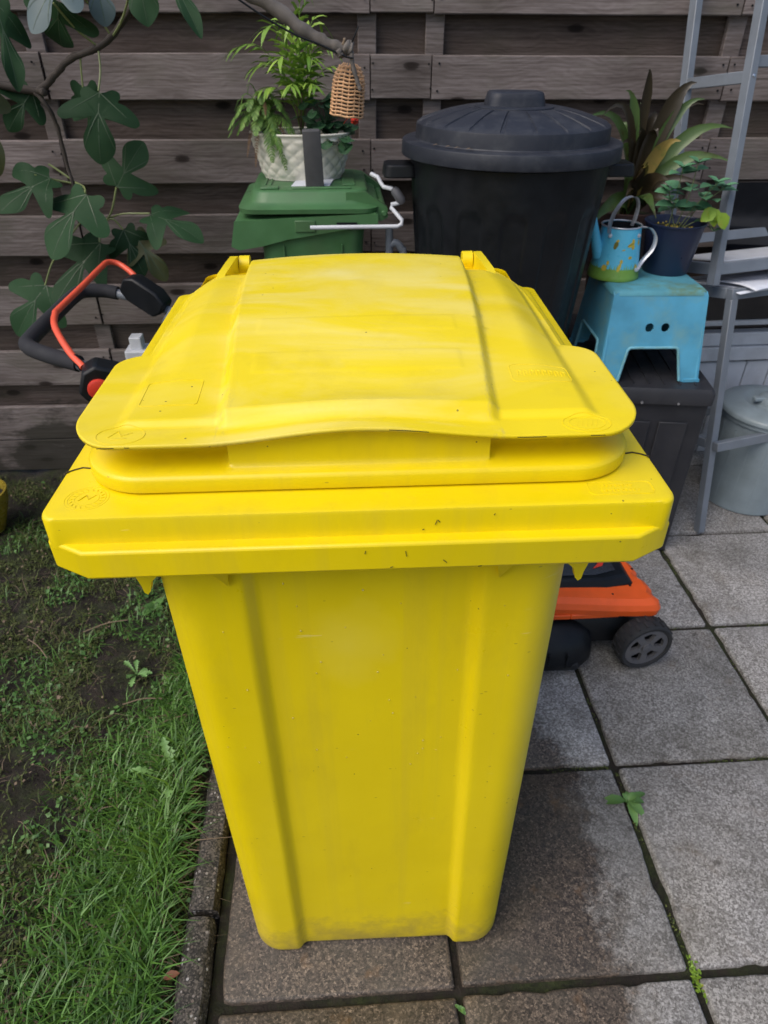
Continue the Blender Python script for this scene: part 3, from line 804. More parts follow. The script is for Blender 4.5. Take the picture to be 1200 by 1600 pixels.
# palm in the planter
palm = thing('potted_palm', 'light green palm with long narrow leaflets in the cream planter', 'plant', (PLX+.002, PLY+.01, PLZ+.105))
for (tx, ty, tz, n, l0) in [(-.165, -.05, .215, 9, .085), (-.085, -.06, .255, 9, .09), (-.01, -.05, .275, 10, .085), (.03, -.02, .345, 9, .08), (.085, -.06, .225, 9, .085), (.125, -.04, .165, 8, .075), (-.10, -.08, .12, 8, .07), (.045, -.09, .13, 8, .065), (-.04, .05, .26, 9, .08), (.07, .05, .27, 8, .08), (-.12, -.03, .17, 9, .085), (-.05, -.08, .19, 9, .085), (.04, -.08, .19, 9, .08), (.10, .0, .21, 8, .08), (-.02, -.09, .13, 8, .07), (.015, .0, .24, 10, .085)]:
    b = MB(); tip = Vector((tx, ty, tz))
    leaflet_frond(b, [(0, 0, 0), (tx*.2, ty*.2, tz*.62), (tx*.6, ty*.6, tz*.98), (tx, ty, tz*.95)], n, l0, .0092, ang=54, droop=.45, base_skip=.36)
    b.build('frond', M['palm'], palm, smooth=True, angle=180)
# dead lower stems
b = MB()
for k in range(9):
    a_ = random.uniform(0, 2*PI); b.tube(spline([(0, 0, 0), (.012*math.cos(a_), .012*math.sin(a_)-.01, .06), (.03*math.cos(a_), .02*math.sin(a_)-.02, .11)], 4), .0013, 5)
b.build('stem', M['straw'], palm)
# fern at the left end
fern = thing('potted_fern', 'bright green fern with browned fronds hanging over the planter left end', 'plant', (PLX-.098, PLY-.02, PLZ+.108))
FR = [(-.06, -.06, .02, 0), (-.02, -.075, .01, 0), (.05, -.06, .065, 0), (.01, -.055, .05, 0), (-.08, .01, .06, 0), (.085, -.06, -.01, 0), (-.035, -.065, .065, 0), (.02, -.07, -.015, 0), (-.095, -.045, .02, 0), (.06, .0, .075, 0), (-.07, -.05, .05, 0), (-.045, -.05, .03, 0), (.03, -.06, .02, 0), (.075, -.03, .03, 0), (.045, -.075, -.03, 0), (-.10, -.03, .0, 0), (0, -.05, .08, 0), (-.04, .0, .10, 0), (-.085, -.02, .035, 0), (-.075, -.035, .005, 0), (-.06, -.01, .075, 0), (.055, -.07, -.075, 0), (.02, -.08, -.055, 0), (.06, -.03, .05, 0), (.085, -.045, .005, 0), (-.02, -.07, .045, 0), (.03, -.02, .085, 0),
      (-.05, -.06, -.045, 1), (-.03, -.05, -.07, 1), (-.015, -.05, .03, 1), (.01, -.06, .055, 1), (.07, -.06, -.03, 1)]
for (tx, ty, tz, dead) in FR:
    b = MB(); lift = .055+max(0, tz)*.5
    leaflet_frond(b, [(0, 0, 0), (tx*.35, ty*.35, lift*.9), (tx*.75, ty*.75, lift*.6+tz*.6), (tx, ty, tz)], 26, .027 if not dead else .012, .0042 if not dead else .003, ang=72, droop=.15, tip_scale=.08, base_skip=.08)
    b.build('frond', M['fern_dead'] if dead else M['fern'], fern, smooth=True, angle=180)
# dark round-leaved plant at the right end
cyc = thing('potted_cyclamen', 'dark round-leaved plant with one red flower behind the planter right end', 'plant', (PLX+.075, PLY-.01, PLZ+.105))
def round_leaf(mb, c, nrm, r, squash=1.0):
    nrm = Vector(nrm).normalized(); u = nrm.orthogonal().normalized(); w = nrm.cross(u); c = Vector(c)
    n = 14; vs_ = [c-nrm*r*.12]
    for k in range(n):
        a_ = 2*PI*k/n; rr = r*(1 if k else .55); vs_.append(c+(u*math.cos(a_)+w*math.sin(a_)*squash)*rr+nrm*r*.10*math.sin(3*a_))
    mb.add(vs_, [(0, 1+k, 1+(k+1) % n) for k in range(n)])
for k in range(46):
    b = MB(); a_ = random.uniform(0, 2*PI); rr = random.uniform(.015, .075)
    p = Vector((rr*math.cos(a_)*1.05-.012, rr*math.sin(a_)*.8-.015, random.uniform(.0, .085)*(1.3-rr*8)+.01))
    if k > 38: p = Vector((random.uniform(-.01, .07), random.uniform(-.075, -.05), random.uniform(-.022, .012)))
    b.tube(spline([(0, 0, -.004), (p.x*.5, p.y*.5, p.z*.8+.01), p], 3), .0012, 5)
    round_leaf(b, p, (random.uniform(-.5, .5), random.uniform(-.9, .1), 1), random.uniform(.014, .024))
    b.build('leaf', M['darkleaf'], cyc, smooth=True, angle=180)
b = MB()
b.tube(spline([(.02, .0, 0), (.06, -.01, .05), (.075, -.02, .045)], 4), .001, 5)
for k in range(6): round_leaf(b, (.075+.006*math.cos(k), -.02, .042+.006*math.sin(k)), (math.cos(k), -.5, math.sin(k)), .009)
b.build('flower', M['red'], cyc, smooth=True, angle=180)

# crank rod resting on the green bin, with the grey trolley frame behind
cr = thing('crank_rod', 'bent white metal crank rod with grey grip hooked on the green bin', 'crank', (0, 0, 0))
Y0 = 1.945
b = MB()
b.tube([(-.068, Y0, 1.018), (.165, Y0, 1.019), (.176, Y0, 1.024), (.178, Y0+.005, 1.034), (.150, Y0+.03, 1.060), (.152, Y0+.03, 1.068), (.168, Y0+.02, 1.073), (.176, Y0+.02, 1.083)], .0055, 10)
b.tube([(.155, Y0+.03, 1.106), (.131, Y0+.05, 1.108), (.124, Y0+.06, 1.116), (.117, Y0+.07, 1.128), (.10, Y0+.09, 1.133)], .0055, 10)
b.build('rod', M['white'], cr, smooth=True, angle=60)
b = MB(); b.tube([(.180, Y0+.02, 1.073), (.176, Y0+.02, 1.080), (.160, Y0+.028, 1.102), (.155, Y0+.03, 1.108)], [.008, .0125, .0125, .008], 14); b.build('grip', M['grey_plastic'], cr, smooth=True, angle=60)
tr = thing('trolley_frame', 'grey tubular trolley frame standing between green bin and black dustbin', 'trolley', (.15, 2.03, 0))
b = MB(); b.tube([(0, 0, 0.0), (0, 0, .985), (.0, .0, .995)], .011, 12); b.build('tube', M['rack'], tr, smooth=True, angle=60)
b = MB(); b.tube(spline([(.042, .0, 0), (.044, 0, .6), (.042, 0, .90), (.034, .0, .94), (.018, 0, .955), (.0, 0, .95)], 6), .011, 12); b.build('tube', M['rack'], tr, smooth=True, angle=60)
b = MB(); b.box((.02, 0, .012), (.10, .05, .02)); b.build('foot', M['rubber'], tr, bevel=.003)

# ================================================================== BLACK DUSTBIN
db = thing('dustbin', 'tall round black dustbin with handled domed lid', 'dustbin', (.463, 2.0, 0))
def db_pt(u, v):
    a_ = 2*PI*u; z = 1.18*v; r = .166+.095*v
    # raised vertical flutes with round tops
    s = abs(((u*14+.25) % 1)-.5)*2      # 0 in the middle of a recessed arch
    half = .58; zt = 1.085
    if s < half+.08:
        hz = zt-.032*(1-math.sqrt(max(0, 1-min(1, s/half)**2)))
        fl = -.0048*(1-smooth(half-.10, half+.02, s))*(1-smooth(hz-.010, hz+.002, z))
    else: fl = 0
    if z < .03: r -= .006*(1-z/.03)
    return Vector(((r+fl)*math.cos(a_), (r+fl)*math.sin(a_), z))
b = MB(); b.grid(db_pt, 448, 110)
b.build('body', M['black'], db, smooth=True, angle=180)
b = MB(); b.lathe([(.160, .002), (.0, .002)], 48); b.build('base', M['black'], db)
for s in (-1, 1):
    b = MB()
    b.loft([rrect(s*.30-.055, s*.30+.035 if s > 0 else s*.30+.055, -.05, .05, .02, 1.135, 5) if s > 0 else rrect(s*.30-.035, s*.30+.055, -.05, .05, .02, 1.135, 5),
            rrect(s*.30-.055 if s > 0 else s*.30-.03, s*.30+.03 if s > 0 else s*.30+.055, -.047, .047, .02, 1.166, 5)], True, True, True)
    b.build('handle', M['black'], db, bevel=.004)
b = MB()
b.lathe([(.262, 1.188), (.279, 1.184), (.283, 1.186), (.284, 1.189), (.283, 1.2165), (.2815, 1.2195), (.278, 1.2205), (.256, 1.2215), (.250, 1.2225), (.2485, 1.225), (.247, 1.2545), (.246, 1.2575), (.243, 1.2595)], 96)
def dome(u, v):
    a_ = 2*PI*u; r = .243-.143*v
    z = 1.2595+.033*math.sin(PI/2*v*.9)
    s = abs(((u*20) % 1)-.5)*2
    z += .0032*(1-smooth(.85, .885, s))*smooth(0, .06, v)*(1-smooth(.86, .95, v))
    return Vector((r*math.cos(a_), r*math.sin(a_), z))
b.grid(dome, 800, 20)
b.lathe([(.101, 1.2900), (.1005, 1.2945), (.097, 1.2960), (.080, 1.2965), (.077, 1.297)], 64)
dl = b.build('lid', M['lid_black'], db, smooth=True, angle=28)
b = MB(); b.loft([rrect(-.074, .074, -.05, .05, .028, 1.295, 6), rrect(-.071, .071, -.047, .047, .028, 1.312, 6), rrect(-.068, .068, -.044, .044, .026, 1.3225, 6), rrect(-.064, .064, -.04, .04, .024, 1.3265, 6), rrect(-.056, .056, -.032, .032, .02, 1.3275, 6)], True, True, True)
b.build('lid_handle', M['lid_black'], dl, smooth=True, angle=40)
b = MB()
for (a_, r_) in ((3.9, .262), (4.0, .263), (3.75, .263), (4.12, .262)):
    b.strap([(r_*math.cos(a_)-.008, r_*math.sin(a_), 1.2245), (r_*math.cos(a_), r_*math.sin(a_)-.002, 1.227), (r_*math.cos(a_)+.01, r_*math.sin(a_), 1.2245)], [.003, .009, .002])
tag(b.build('dry_leaf', M['straw']), 'dry brown leaf scraps on the black dustbin lid ledge', 'leaf scraps'); bpy.data.objects['dry_leaf'].location = (.463, 2.0, 0)

# ================================================================== BOX, STOOL, CAN, POTS
bx = thing('storage_box', 'black plastic storage box under the blue step stool', 'storage box', (.905, 1.80, 0), (0, 0, math.radians(-8)))
b = MB(); b.loft([rrect(-.16, .184, .003, .60, .012, 0, 4), rrect(-.165, .182, 0, .605, .012, .55, 4)], True, True, True)
b.build('body', M['box_black'], bx, smooth=True, angle=40)
b = MB()
for x in (-.13, -.02, .09): b.box((x+.0, -.003, .29), (.085, .006, .40))
b.build('front_panel', M['box_black'], bx, bevel=.003)
b = MB(); b.loft([rrect(-.178, .188, -.014, .62, .014, .552, 4), rrect(-.178, .188, -.014, .62, .014, .588, 4), rrect(-.170, .180, -.007, .61, .014, .600, 4)], True, True, True)
bl = b.build('lid', M['box_black'], bx, smooth=True, angle=40)
b = MB()
for k in range(7): b.box((-.135+.045*k, .30, .6015), (.004, .56, .003))
b.build('lid_groove_rib', M['box_black'], bl)
b = MB()
for x in (-.12, -.02, .085): b.lathe([(.004, -.002), (.004, .002)], 10, (x, -.0155, .557), M=Matrix.Rotation(PI/2, 3, 'X'), cap1=True, cap0=True)
b.build('rivet', M['steel'], bl)

# step stool
st = thing('step_stool', 'worn turquoise plastic step stool on the black box', 'step stool', (.912, 1.995, .601), (0, 0, math.radians(-2)))
H_ = .252; WB, WT = .300, .268; DB, DT = .33, .235
def panel_side(wb_, wt_, holes, arch, off_b, off_t, rotz):
    # panel in local coordinates: s along its width, h up
    lean = math.atan2(off_b-off_t, H_); L = H_/math.cos(lean)
    aw, ah = arch
    f_ = lambda h: wb_/2+(wt_/2-wb_/2)*h/L
    out = [(-f_(0), 0), (-aw-.012, 0)]
    out += [(-aw-.004, .004), (-aw+.012, ah-.02)] + [(-aw+.012+.012*(1-math.cos(t)), ah-.02+.016*math.sin(t)) for t in (.4, .8, 1.2, 1.57)]
    out += [(aw-.012-.012*(1-math.cos(t)), ah-.02+.016*math.sin(t)) for t in (1.57, 1.2, .8, .4)] + [(aw-.012, ah-.02), (aw+.004, .004), (aw+.012, 0), (f_(0), 0), (f_(L-.012), L-.012), (f_(L)-.01, L-.002), (-f_(L)+.01, L-.002), (-f_(L-.012), L-.012)]
    Mx = Matrix.Rotation(rotz, 4, 'Z') @ Matrix.Translation((0, -off_b, 0)) @ Matrix.Rotation(-lean, 4, 'X') @ Matrix(((1, 0, 0, 0), (0, 0, 1, 0), (0, 1, 0, 0), (0, 0, 0, 1)))
    k0 = [i for i, q in enumerate(out) if abs(q[0]+aw+.004) < 1e-6][0]; k1 = [i for i, q in enumerate(out) if abs(q[0]-aw-.004) < 1e-6][0]
    lip = [Mx @ Vector((x, h, -.0035)) for x, h in out[k0:k1+1]]
    return plate(out, holes, .006, Mx)+(lip,)
hl = [circle2(-.020, .158, .0125), circle2(.026, .158, .0125)]
for rz, wb_, wt_, ob, ot, hs, ar, nm in ((0, WB, WT, DB/2, DT/2, hl, (.088, .105), 'front_panel'), (PI, WB, WT, DB/2, DT/2, hl, (.088, .105), 'rear_panel'),
                                   (PI/2, DB, DT, WB/2, WT/2, [], (.10, .105), 'side_panel'), (-PI/2, DB, DT, WB/2, WT/2, [], (.10, .105), 'side_panel')):
    b = MB(); vs_, fs_, lip = panel_side(wb_, wt_, hs, ar, ob-.003, ot-.003, rz); b.add(vs_, fs_)
    pn = b.build(nm, M['stool'], st, bevel=.002, seg=2)
    b = MB(); b.tube(lip, .0042, 8); b.build('arch_lip', M['stool_pale'], pn, smooth=True)
b = MB()
b.loft([rrect(-WT/2-.003, WT/2+.003, -DT/2-.003, DT/2+.003, .022, H_-.010, 6), rrect(-WT/2-.001, WT/2+.001, -DT/2-.001, DT/2+.001, .022, H_-.002, 6), rrect(-WT/2+.006, WT/2-.006, -DT/2+.006, DT/2-.006, .02, H_+.004, 6)], True, True, True)
b.build('top', M['stool_edge'], st, smooth=True, angle=60)
for sx in (-1, 1):
    for sy in (-1, 1):
        b = MB(); b.tube([(sx*(WB/2-.006), sy*(DB/2-.006), .004), (sx*(WT/2-.006), sy*(DT/2-.006), H_-.012)], .0075, 10)
        b.box((sx*(WB/2-.022), sy*(DB/2-.006), .005), (.048, .018, .009))
        b.build('corner_leg', M['stool'], st, smooth=True, angle=60)
TOPZ = .601+H_+.004
# watering can
wc = thing('watering_can', 'small sky blue watering can painted with bees and grass', 'watering can', (.815, 2.028, TOPZ), (0, 0, math.radians(4)))
CR = lambda z: .0745-.0195*(z/.142)**.8
CO = lambda z: .0*z
b = MB()
b.lathe([(CR(z), z) for z in [.033+.0109*i for i in range(11)]], 64)
b.build('can_body', M['can_blue'], wc, smooth=True, angle=60)
b = MB(); b.lathe([(CR(.142)-.004, .045), (CR(.142)-.0035, .1405)], 48, cap0=True); b.build('can_inside', M['black'], wc, smooth=True)
b = MB(); b.lathe([(.0, .0015), (CR(0)-.002, 0), (CR(0), .002), (CR(.01)+.0002, .01), (CR(.03), .0335)], 64); 
for k in range(60):
    a_ = 2*PI*k/60+random.uniform(-.03, .03); h = random.uniform(.006, .02)
    p = lambda aa, z: Vector(((CR(z)+.0007)*math.cos(aa), (CR(z)+.0007)*math.sin(aa), z))
    b.add([p(a_-.03, .032), p(a_+.03, .032), p(a_+.01, .033+h)], [(0, 1, 2)])
b.build('painted_grass', M['can_green'], wc, smooth=True, angle=60)
b = MB(); b.tube([((CR(.142)+.0005)*math.cos(2*PI*k/48), (CR(.142)+.0005)*math.sin(2*PI*k/48), .1425) for k in range(49)], .0022, 8); b.build('rim', M['galv'], wc, smooth=True)
def decal(mb, ang, z, rx, rz, rot=0, n=14):
    vs_ = []
    pts = [(0, 0)]+[(rx*math.cos(2*PI*k/n)*math.cos(rot)-rz*math.sin(2*PI*k/n)*math.sin(rot), rx*math.cos(2*PI*k/n)*math.sin(rot)+rz*math.sin(2*PI*k/n)*math.cos(rot)) for k in range(n)]
    for dx, dz in pts:
        zz = z+dz; aa = ang+dx/CR(z); vs_.append(Vector(((CR(zz)+.0008)*math.cos(aa), (CR(zz)+.0008)*math.sin(aa), zz)))
    mb.add(vs_, [(0, 1+k, 1+(k+1) % n) for k in range(n)])
F = -PI/2
b = MB()
for dx, z, rx, rz, ro in ((.012, .100, .0075, .005, .8), (.020, .108, .005, .0075, .2), (.021, .094, .005, .007, -.3), (.006, .098, .004, .004, 0), (.014, .066, .006, .004, 0), (-.058, .036, .0075, .0085, 0), (-.016, .040, .0045, .012, -.25), (-.012, .056, .004, .006, 0), (.046, .104, .004, .008, 0), (.040, .04, .005, .006, 0), (-.05, .05, .004, .006, 0), (-.01, .087, .005, .0015, .3), (-.033, .110, .0045, .0035, .5)):
    b = MB(); decal(b, F+dx/.068, z, rx, rz, ro); b.build('painted_flower', M['can_yellow'], wc)
b = MB()
for dx, z, rx, rz, ro in ((-.036, .100, .006, .0085, -.2), (-.038, .093, .0045, .005, 0), (.012, .1005, .012, .0012, .35), (.014, .066, .002, .0015, 0)):
    b = MB(); decal(b, F+dx/.068+.0, z+.0001, rx, rz, ro); b.build('painted_bee', M['can_olive'], wc).scale = (1.004, 1.004, 1)
b = MB(); b.tube([(-.055, -.006, .060), (-.074, -.008, .105), (-.098, -.010, .178)], [.019, .014, .0085], 16); b.build('spout', M['can_blue'], wc, smooth=True, angle=60)
b = MB()
def ribbon(mb, pts, w, th, side):
    pts = [Vector(p) for p in pts]; side = Vector(side).normalized(); L = []
    for i, p in enumerate(pts):
        t_ = (pts[min(i+1, len(pts)-1)]-pts[max(i-1, 0)]).normalized(); nn = t_.cross(side).normalized()
        L.append([p-side*w/2, p-side*w/4+nn*th*1.6, p+side*w/4+nn*th*1.6, p+side*w/2, p+side*w/4+nn*th*.6, p-side*w/4+nn*th*.6])
    mb.loft(L, True, True, True)
# carrying handle spans the mouth left-right, bowed up
hp = spline([(-.047, -.034, .118), (-.050, -.030, .150), (-.036, -.022, .185), (-.006, -.006, .212), (.028, .008, .214), (.046, .018, .190), (.048, .024, .155), (.045, .028, .132)], 5)
ribbon(b, hp, .015, .0022, (.35, -.9, 0)); b.build('top_handle', M['galv'], wc, smooth=True, angle=60)
b = MB(); hp = spline([(.052, -.008, .136), (.078, -.018, .136), (.096, -.026, .112), (.092, -.030, .080), (.068, -.036, .052), (.048, -.052, .034), (.040, -.060, .028)], 5)
ribbon(b, hp, .016, .0022, (.3, -.9, .0)); b.build('rear_handle', M['galv'], wc, smooth=True, angle=60)
b = MB()
for p_ in ((.0385, -.0635, .032), (-.047, -.038, .122), (.034, -.047, .122)):
    b.lathe([(.0062, 0), (.005, .003), (.0001, .004)], 12, p_, M=Matrix.Rotation(PI/2, 3, 'X'))
b.build('rivet', M['galv'], wc, smooth=True)
# navy pot with mint
npot = thing('plant_pot', 'navy blue plastic pot on the blue stool beside the watering can', 'plant pot', (.990, 2.068, TOPZ))
b = MB(); b.lathe([(.0, .001), (.064, 0), (.066, .003), (.083, .136), (.0865, .137), (.0870, .141), (.0845, .142), (.0815, .138), (.078, .10)], 56); b.build('pot', M['navy'], npot, smooth=True, angle=40)
b = MB(); b.lathe([(.0798, .118), (.05, .123), (.0005, .124)], 32); b.build('soil', M['potsoil'], npot, smooth=True)
b = MB()
for k in range(40):
    a_ = random.uniform(0, 2*PI); r_ = random.uniform(0, .07); b.box((r_*math.cos(a_), r_*math.sin(a_), .125), (.004, .003, .003), Matrix.Rotation(a_, 3, 'Z'))
b.build('fertiliser_bead', M['can_yellow'], npot, kind='stuff')
mint = thing('mint_plant', 'fresh green mint with oval leaves in the navy pot', 'plant', (.990, 2.068, TOPZ+.12))
def oval_leaf(mb, p, d, L, w, up=(0, 0, 1), curl=.15):
    p = Vector(p); d = Vector(d).normalized()
    q = [p+d*L*f_-Vector(up)*curl*L*f_*f_ for f_ in (0, .2, .5, .8, 1)]
    mb.strap(q, [w*.1, w*.75, w, w*.62, w*.04], up=up, fold=.18)
def stemmed(parent, pts, pairs, L, w, mat, matstem, top=True):
    P = spline(pts, 6); b_ = MB(); b_.tube(P, .0013, 5); b_.build('stem', matstem, parent)
    for k in range(pairs):
        f_ = .35+.65*(k+.5)/pairs; p = P[min(len(P)-1, int(f_*len(P)))]; ro = k*PI/2+random.uniform(-.4, .4)
        for sg in (0, PI):
            b_ = MB(); sz = random.uniform(.75, 1.1)*(1.0-.25*f_)
            d = Vector((math.cos(ro+sg), math.sin(ro+sg)*.8-.15, random.uniform(.05, .35)))
            oval_leaf(b_, p, d, L*sz, w*sz, up=(random.uniform(-.2, .2), random.uniform(-.5, 0), 1)); b_.build('leaf', mat, parent, smooth=True, angle=180)
    b_ = MB()
    for k in range(3): oval_leaf(b_, P[-1], (math.cos(k*2.1), math.sin(k*2.1)-.2, .5), L*.6, w*.6)
    b_.build('leaf', mat, parent, smooth=True, angle=180)
stemmed(mint, [(-.02, 0, 0), (-.025, -.02, .08), (-.03, -.03, .165)], 3, .066, .048, M['mint'], M['petiole'])
stemmed(mint, [(.0, 0, 0), (.01, -.02, .08), (.015, -.02, .175)], 3, .066, .048, M['mint'], M['petiole'])
stemmed(mint, [(.01, 0, 0), (.04, -.02, .07), (.085, -.02, .125)], 3, .066, .048, M['mint'], M['petiole'])
stemmed(mint, [(.02, 0, 0), (.06, 0, .06), (.12, .0, .110)], 3, .066, .048, M['mint'], M['petiole'])
stemmed(mint, [(.0, 0, 0), (-.02, .01, .06), (-.05, -.02, .105)], 3, .060, .044, M['mint'], M['petiole'])
stemmed(mint, [(.02, .0, 0), (.07, -.02, .03), (.10, -.04, .0)], 1, .048, .036, M['darkleaf'], M['petiole'])
for (p, d) in (((.085, -.03, .062), (.2, -.3, -.75)), ((.105, -.035, .050), (.5, -.3, -.8)), ((.09, -.03, .06), (-.6, -.3, -.45))):
    b = MB(); oval_leaf(b, p, d, .050, .040, up=(.0, -1, .5)); b.build('leaf', M['lime'], mint, smooth=True, angle=180, label='yellow-green ageing leaf')
# bromeliad in a tall pot behind
bp = thing('plant_pot', 'tall dull terracotta pot behind the watering can on the black box', 'plant pot', (.925, 2.295, .601))
b = MB(); b.lathe([(.0, .001), (.072, 0), (.075, .003), (.098, .35), (.105, .352), (.106, .385), (.098, .387), (.094, .36)], 48); b.build('pot', M['terracotta'], bp, smooth=True, angle=40)
b = MB(); b.lathe([(.0955, .365), (.0005, .372)], 24); b.build('soil', M['potsoil'], bp)
br = thing('bromeliad', 'bronze and green strap-leaved bromeliad rising behind the watering can', 'plant', (.93, 2.285, .965))
BL = [  # tip x,y,z rel, width, mat, bend
 (-.030, -.02, .395, .030, 'brom', .1), (.115, -.03, .365, .052, 'brom', .05), (-.085, -.02, .345, .034, 'bromg', .05), (-.205, -.06, .275, .026, 'bromg', .55), (-.165, -.08, .285, .026, 'brom', .75),
 (.255, -.03, .250, .040, 'bromg', .3), (.26, -.07, .165, .036, 'bromg', .6), (.145, -.04, .325, .034, 'bromg', .1), (.155, -.02, .31, .022, 'brom', .2), (-.055, -.10, .245, .034, 'brom', .35), (.00, -.11, .235, .036, 'brom', .6),
 (.075, -.10, .225, .042, 'bromy', .1), (-.015, -.12, .165, .034, 'bromy', .15), (-.10, -.10, .215, .030, 'brom', .4), (-.035, -.13, .15, .034, 'brom', .3), (-.175, -.12, -.02, .046, 'bromg', .95), (.06, -.12, .12, .05, 'brom', .3),
 (-.12, -.10, .13, .032, 'bromg', .7), (.19, -.10, .10, .03, 'brom', .7), (.02, -.17, .03, .04, 'bromg', .9), (-.02, .02, .31, .02, 'bromg', .1), (-.07, -.13, .08, .04, 'brom', .8), (.09, -.15, .05, .04, 'brom', .8), (-.06, .05, .25, .035, 'bromg', .3), (.05, .05, .28, .04, 'brom', .2)]
for (tx, ty, tz, w, mm, bend) in BL:
    b = MB(); top = max(tz, .05)*(1+.35*bend)+.06*bend
    base = Vector((random.uniform(-.012, .012), random.uniform(-.012, .012), 0))
    pts = bez(base, (tx*(.25+.15*(1-bend)), ty*.35, top), (tx, ty, tz), 10)
    wd = [w*(.75+.25*math.sin(PI*min(1, i/10*1.2)))*(1 if i < 7 else (1-(i-6)/4.2)) for i in range(11)]
    b.strap(pts, wd, up=(-tx*.6, -1, .4), fold=.22); b.build('leaf', M[mm], br, smooth=True, angle=180)

# ================================================================== GREY RACK (two stacked metal frames), white sheets, bucket, old door
rk = thing('metal_rack', 'grey painted steel rack leaning back towards the fence on the right', 'rack', (1.25, 1.876, 0), (math.radians(-11.5), 0, math.radians(16)))
SW = .026
def rbar(name, p0, p1, w=SW, h=SW, up=(0, 0, 1), mat='rack'):
    b_ = MB(); b_.bar(p0, p1, w, h, up); return b_.build(name, M[mat], rk, bevel=.0015, seg=1)
RW, RD = .75, .30
rbar('leg', (0, 0, 0), (0, 0, .795), up=(0, 1, 0)); rbar('leg', (RW, 0, 0), (RW, 0, .795), up=(0, 1, 0))
rbar('leg', (0, RD, .06), (0, RD, .795), up=(0, 1, 0)); rbar('leg', (RW, RD, .16), (RW, RD, .795), up=(0, 1, 0))
rbar('rail', (-.01, -.027, .325), (RW+.01, -.027, .325), h=.03, w=.024); rbar('rail', (.014, RD, .325), (RW-.014, RD, .325), h=.03); rbar('side_rail', (0, .014, .325), (0, RD-.014, .325), h=.03)
rbar('rail', (-.013, 0, .81), (RW, 0, .81), h=.032); rbar('rail', (-.013, RD, .81), (RW, RD, .81), h=.032); rbar('side_rail', (0, .014, .811), (0, RD-.014, .811), h=.032); rbar('side_rail', (RW, .014, .811), (RW, RD-.014, .811), h=.032)
# upper frame
ux, uy = -.055, .028
rbar('upright', (ux, uy, .838), (ux+.075, uy+.02, 1.75), w=.024, h=.030, up=(0, 1, 0)); rbar('upright', (ux+.02, uy+.25, .838), (ux+.055, uy+.26, 1.75), w=.024, h=.030, up=(0, 1, 0))
rbar('upright', (RW-.05, uy, .838), (RW-.05, uy+.02, 1.75), w=.024, h=.030, up=(0, 1, 0)); rbar('upright', (RW-.05, uy+.25, .838), (RW-.05, uy+.25, 1.75), w=.024, h=.030, up=(0, 1, 0))
rbar('rail', (ux+.013, uy-.001, .885), (RW-.06, uy-.001, .885), w=.02, h=.034); rbar('side_rail', (ux+.004, uy+.014, .885), (ux+.016, uy+.236, .885), w=.02, h=.034); rbar('rail', (ux+.03, uy+.25, .955), (RW-.06, uy+.25, .955), w=.02, h=.03)
rbar('side_rail', (ux+.045, uy+.02, 1.385), (ux+.038, uy+.24, 1.400), w=.018, h=.03); rbar('rail', (ux+.058, uy+.012, 1.420), (RW-.06, uy+.012, 1.420), w=.018, h=.028)
b = MB(); b.box((RW/2-.03, uy+.125, .903), (RW-.04, .225, .004)); b.build('shelf_tray', M['white'], rk)
b = MB()
for p_ in ((ux+.046, uy-.0105+.010, 1.385), (ux+.032, uy+.236, 1.395), (-.0005, -.0145, .325)): b.lathe([(.0055, 0), (.0055, .003), (.003, .0045)], 8, p_, M=Matrix.Rotation(PI/2, 3, 'X'), cap1=True)
b.build('bolt', M['steel'], rk)
# white sheets lying on the lower frame top
for (x0, x1, y0, y1, z, rz, lab) in ((.0, .70, -.03, .25, .829, 0, 'lower white plastic sheet lying on the rack, jutting out at front'), (.03, .6, -.055, .12, .838, 4, 'upper folded white sheet on the rack, nearest the front edge')):
    b = MB()
    b.grid(lambda u, v: Vector((x0+(x1-x0)*u, y0+(y1-y0)*v, z-.016*(1-v)**3+.004*math.sin(u*9+v*3)*(1-v))), 24, 6)
    o = b.build('plastic_sheet', M['paper'], smooth=True, angle=40, solid=.003)
    o.matrix_world = rk.matrix_basis @ Matrix.Rotation(math.radians(rz), 4, 'Z'); tag(o, lab, 'plastic sheet')
# bucket
bk = thing('lidded_bucket', 'grey green plastic bucket with a round knobbed lid under the rack', 'bucket', (1.515, 2.10, 0))
bk.scale = (1.05, 1.05, 1.04)
b = MB(); b.lathe([(.0, .001), (.138, 0), (.142, .004), (.150, .325), (.156, .327), (.157, .345), (.152, .347)], 64); b.build('body', M['bucket'], bk, smooth=True, angle=40)
b = MB()
for k in range(16):
    a_ = 2*PI*k/16; b.bar((.1405*math.cos(a_), .1405*math.sin(a_), .012), (.1495*math.cos(a_), .1495*math.sin(a_), .30), .005, .003, (math.cos(a_), math.sin(a_), 0))
b.build('side_rib', M['bucket'], bk)
b = MB(); b.lathe([(.158, .342), (.164, .345), (.164, .356), (.158, .362), (.145, .366), (.10, .378), (.092, .376), (.078, .366), (.062, .364), (.052, .368), (.048, .388), (.040, .394), (.001, .396)], 64)
b.build('lid', M['bucket'], bk, smooth=True, angle=50)
b = MB(); b.box((0, 0, .386), (.15, .022, .014)); b.build('lid_grip', M['bucket'], bk, bevel=.004)
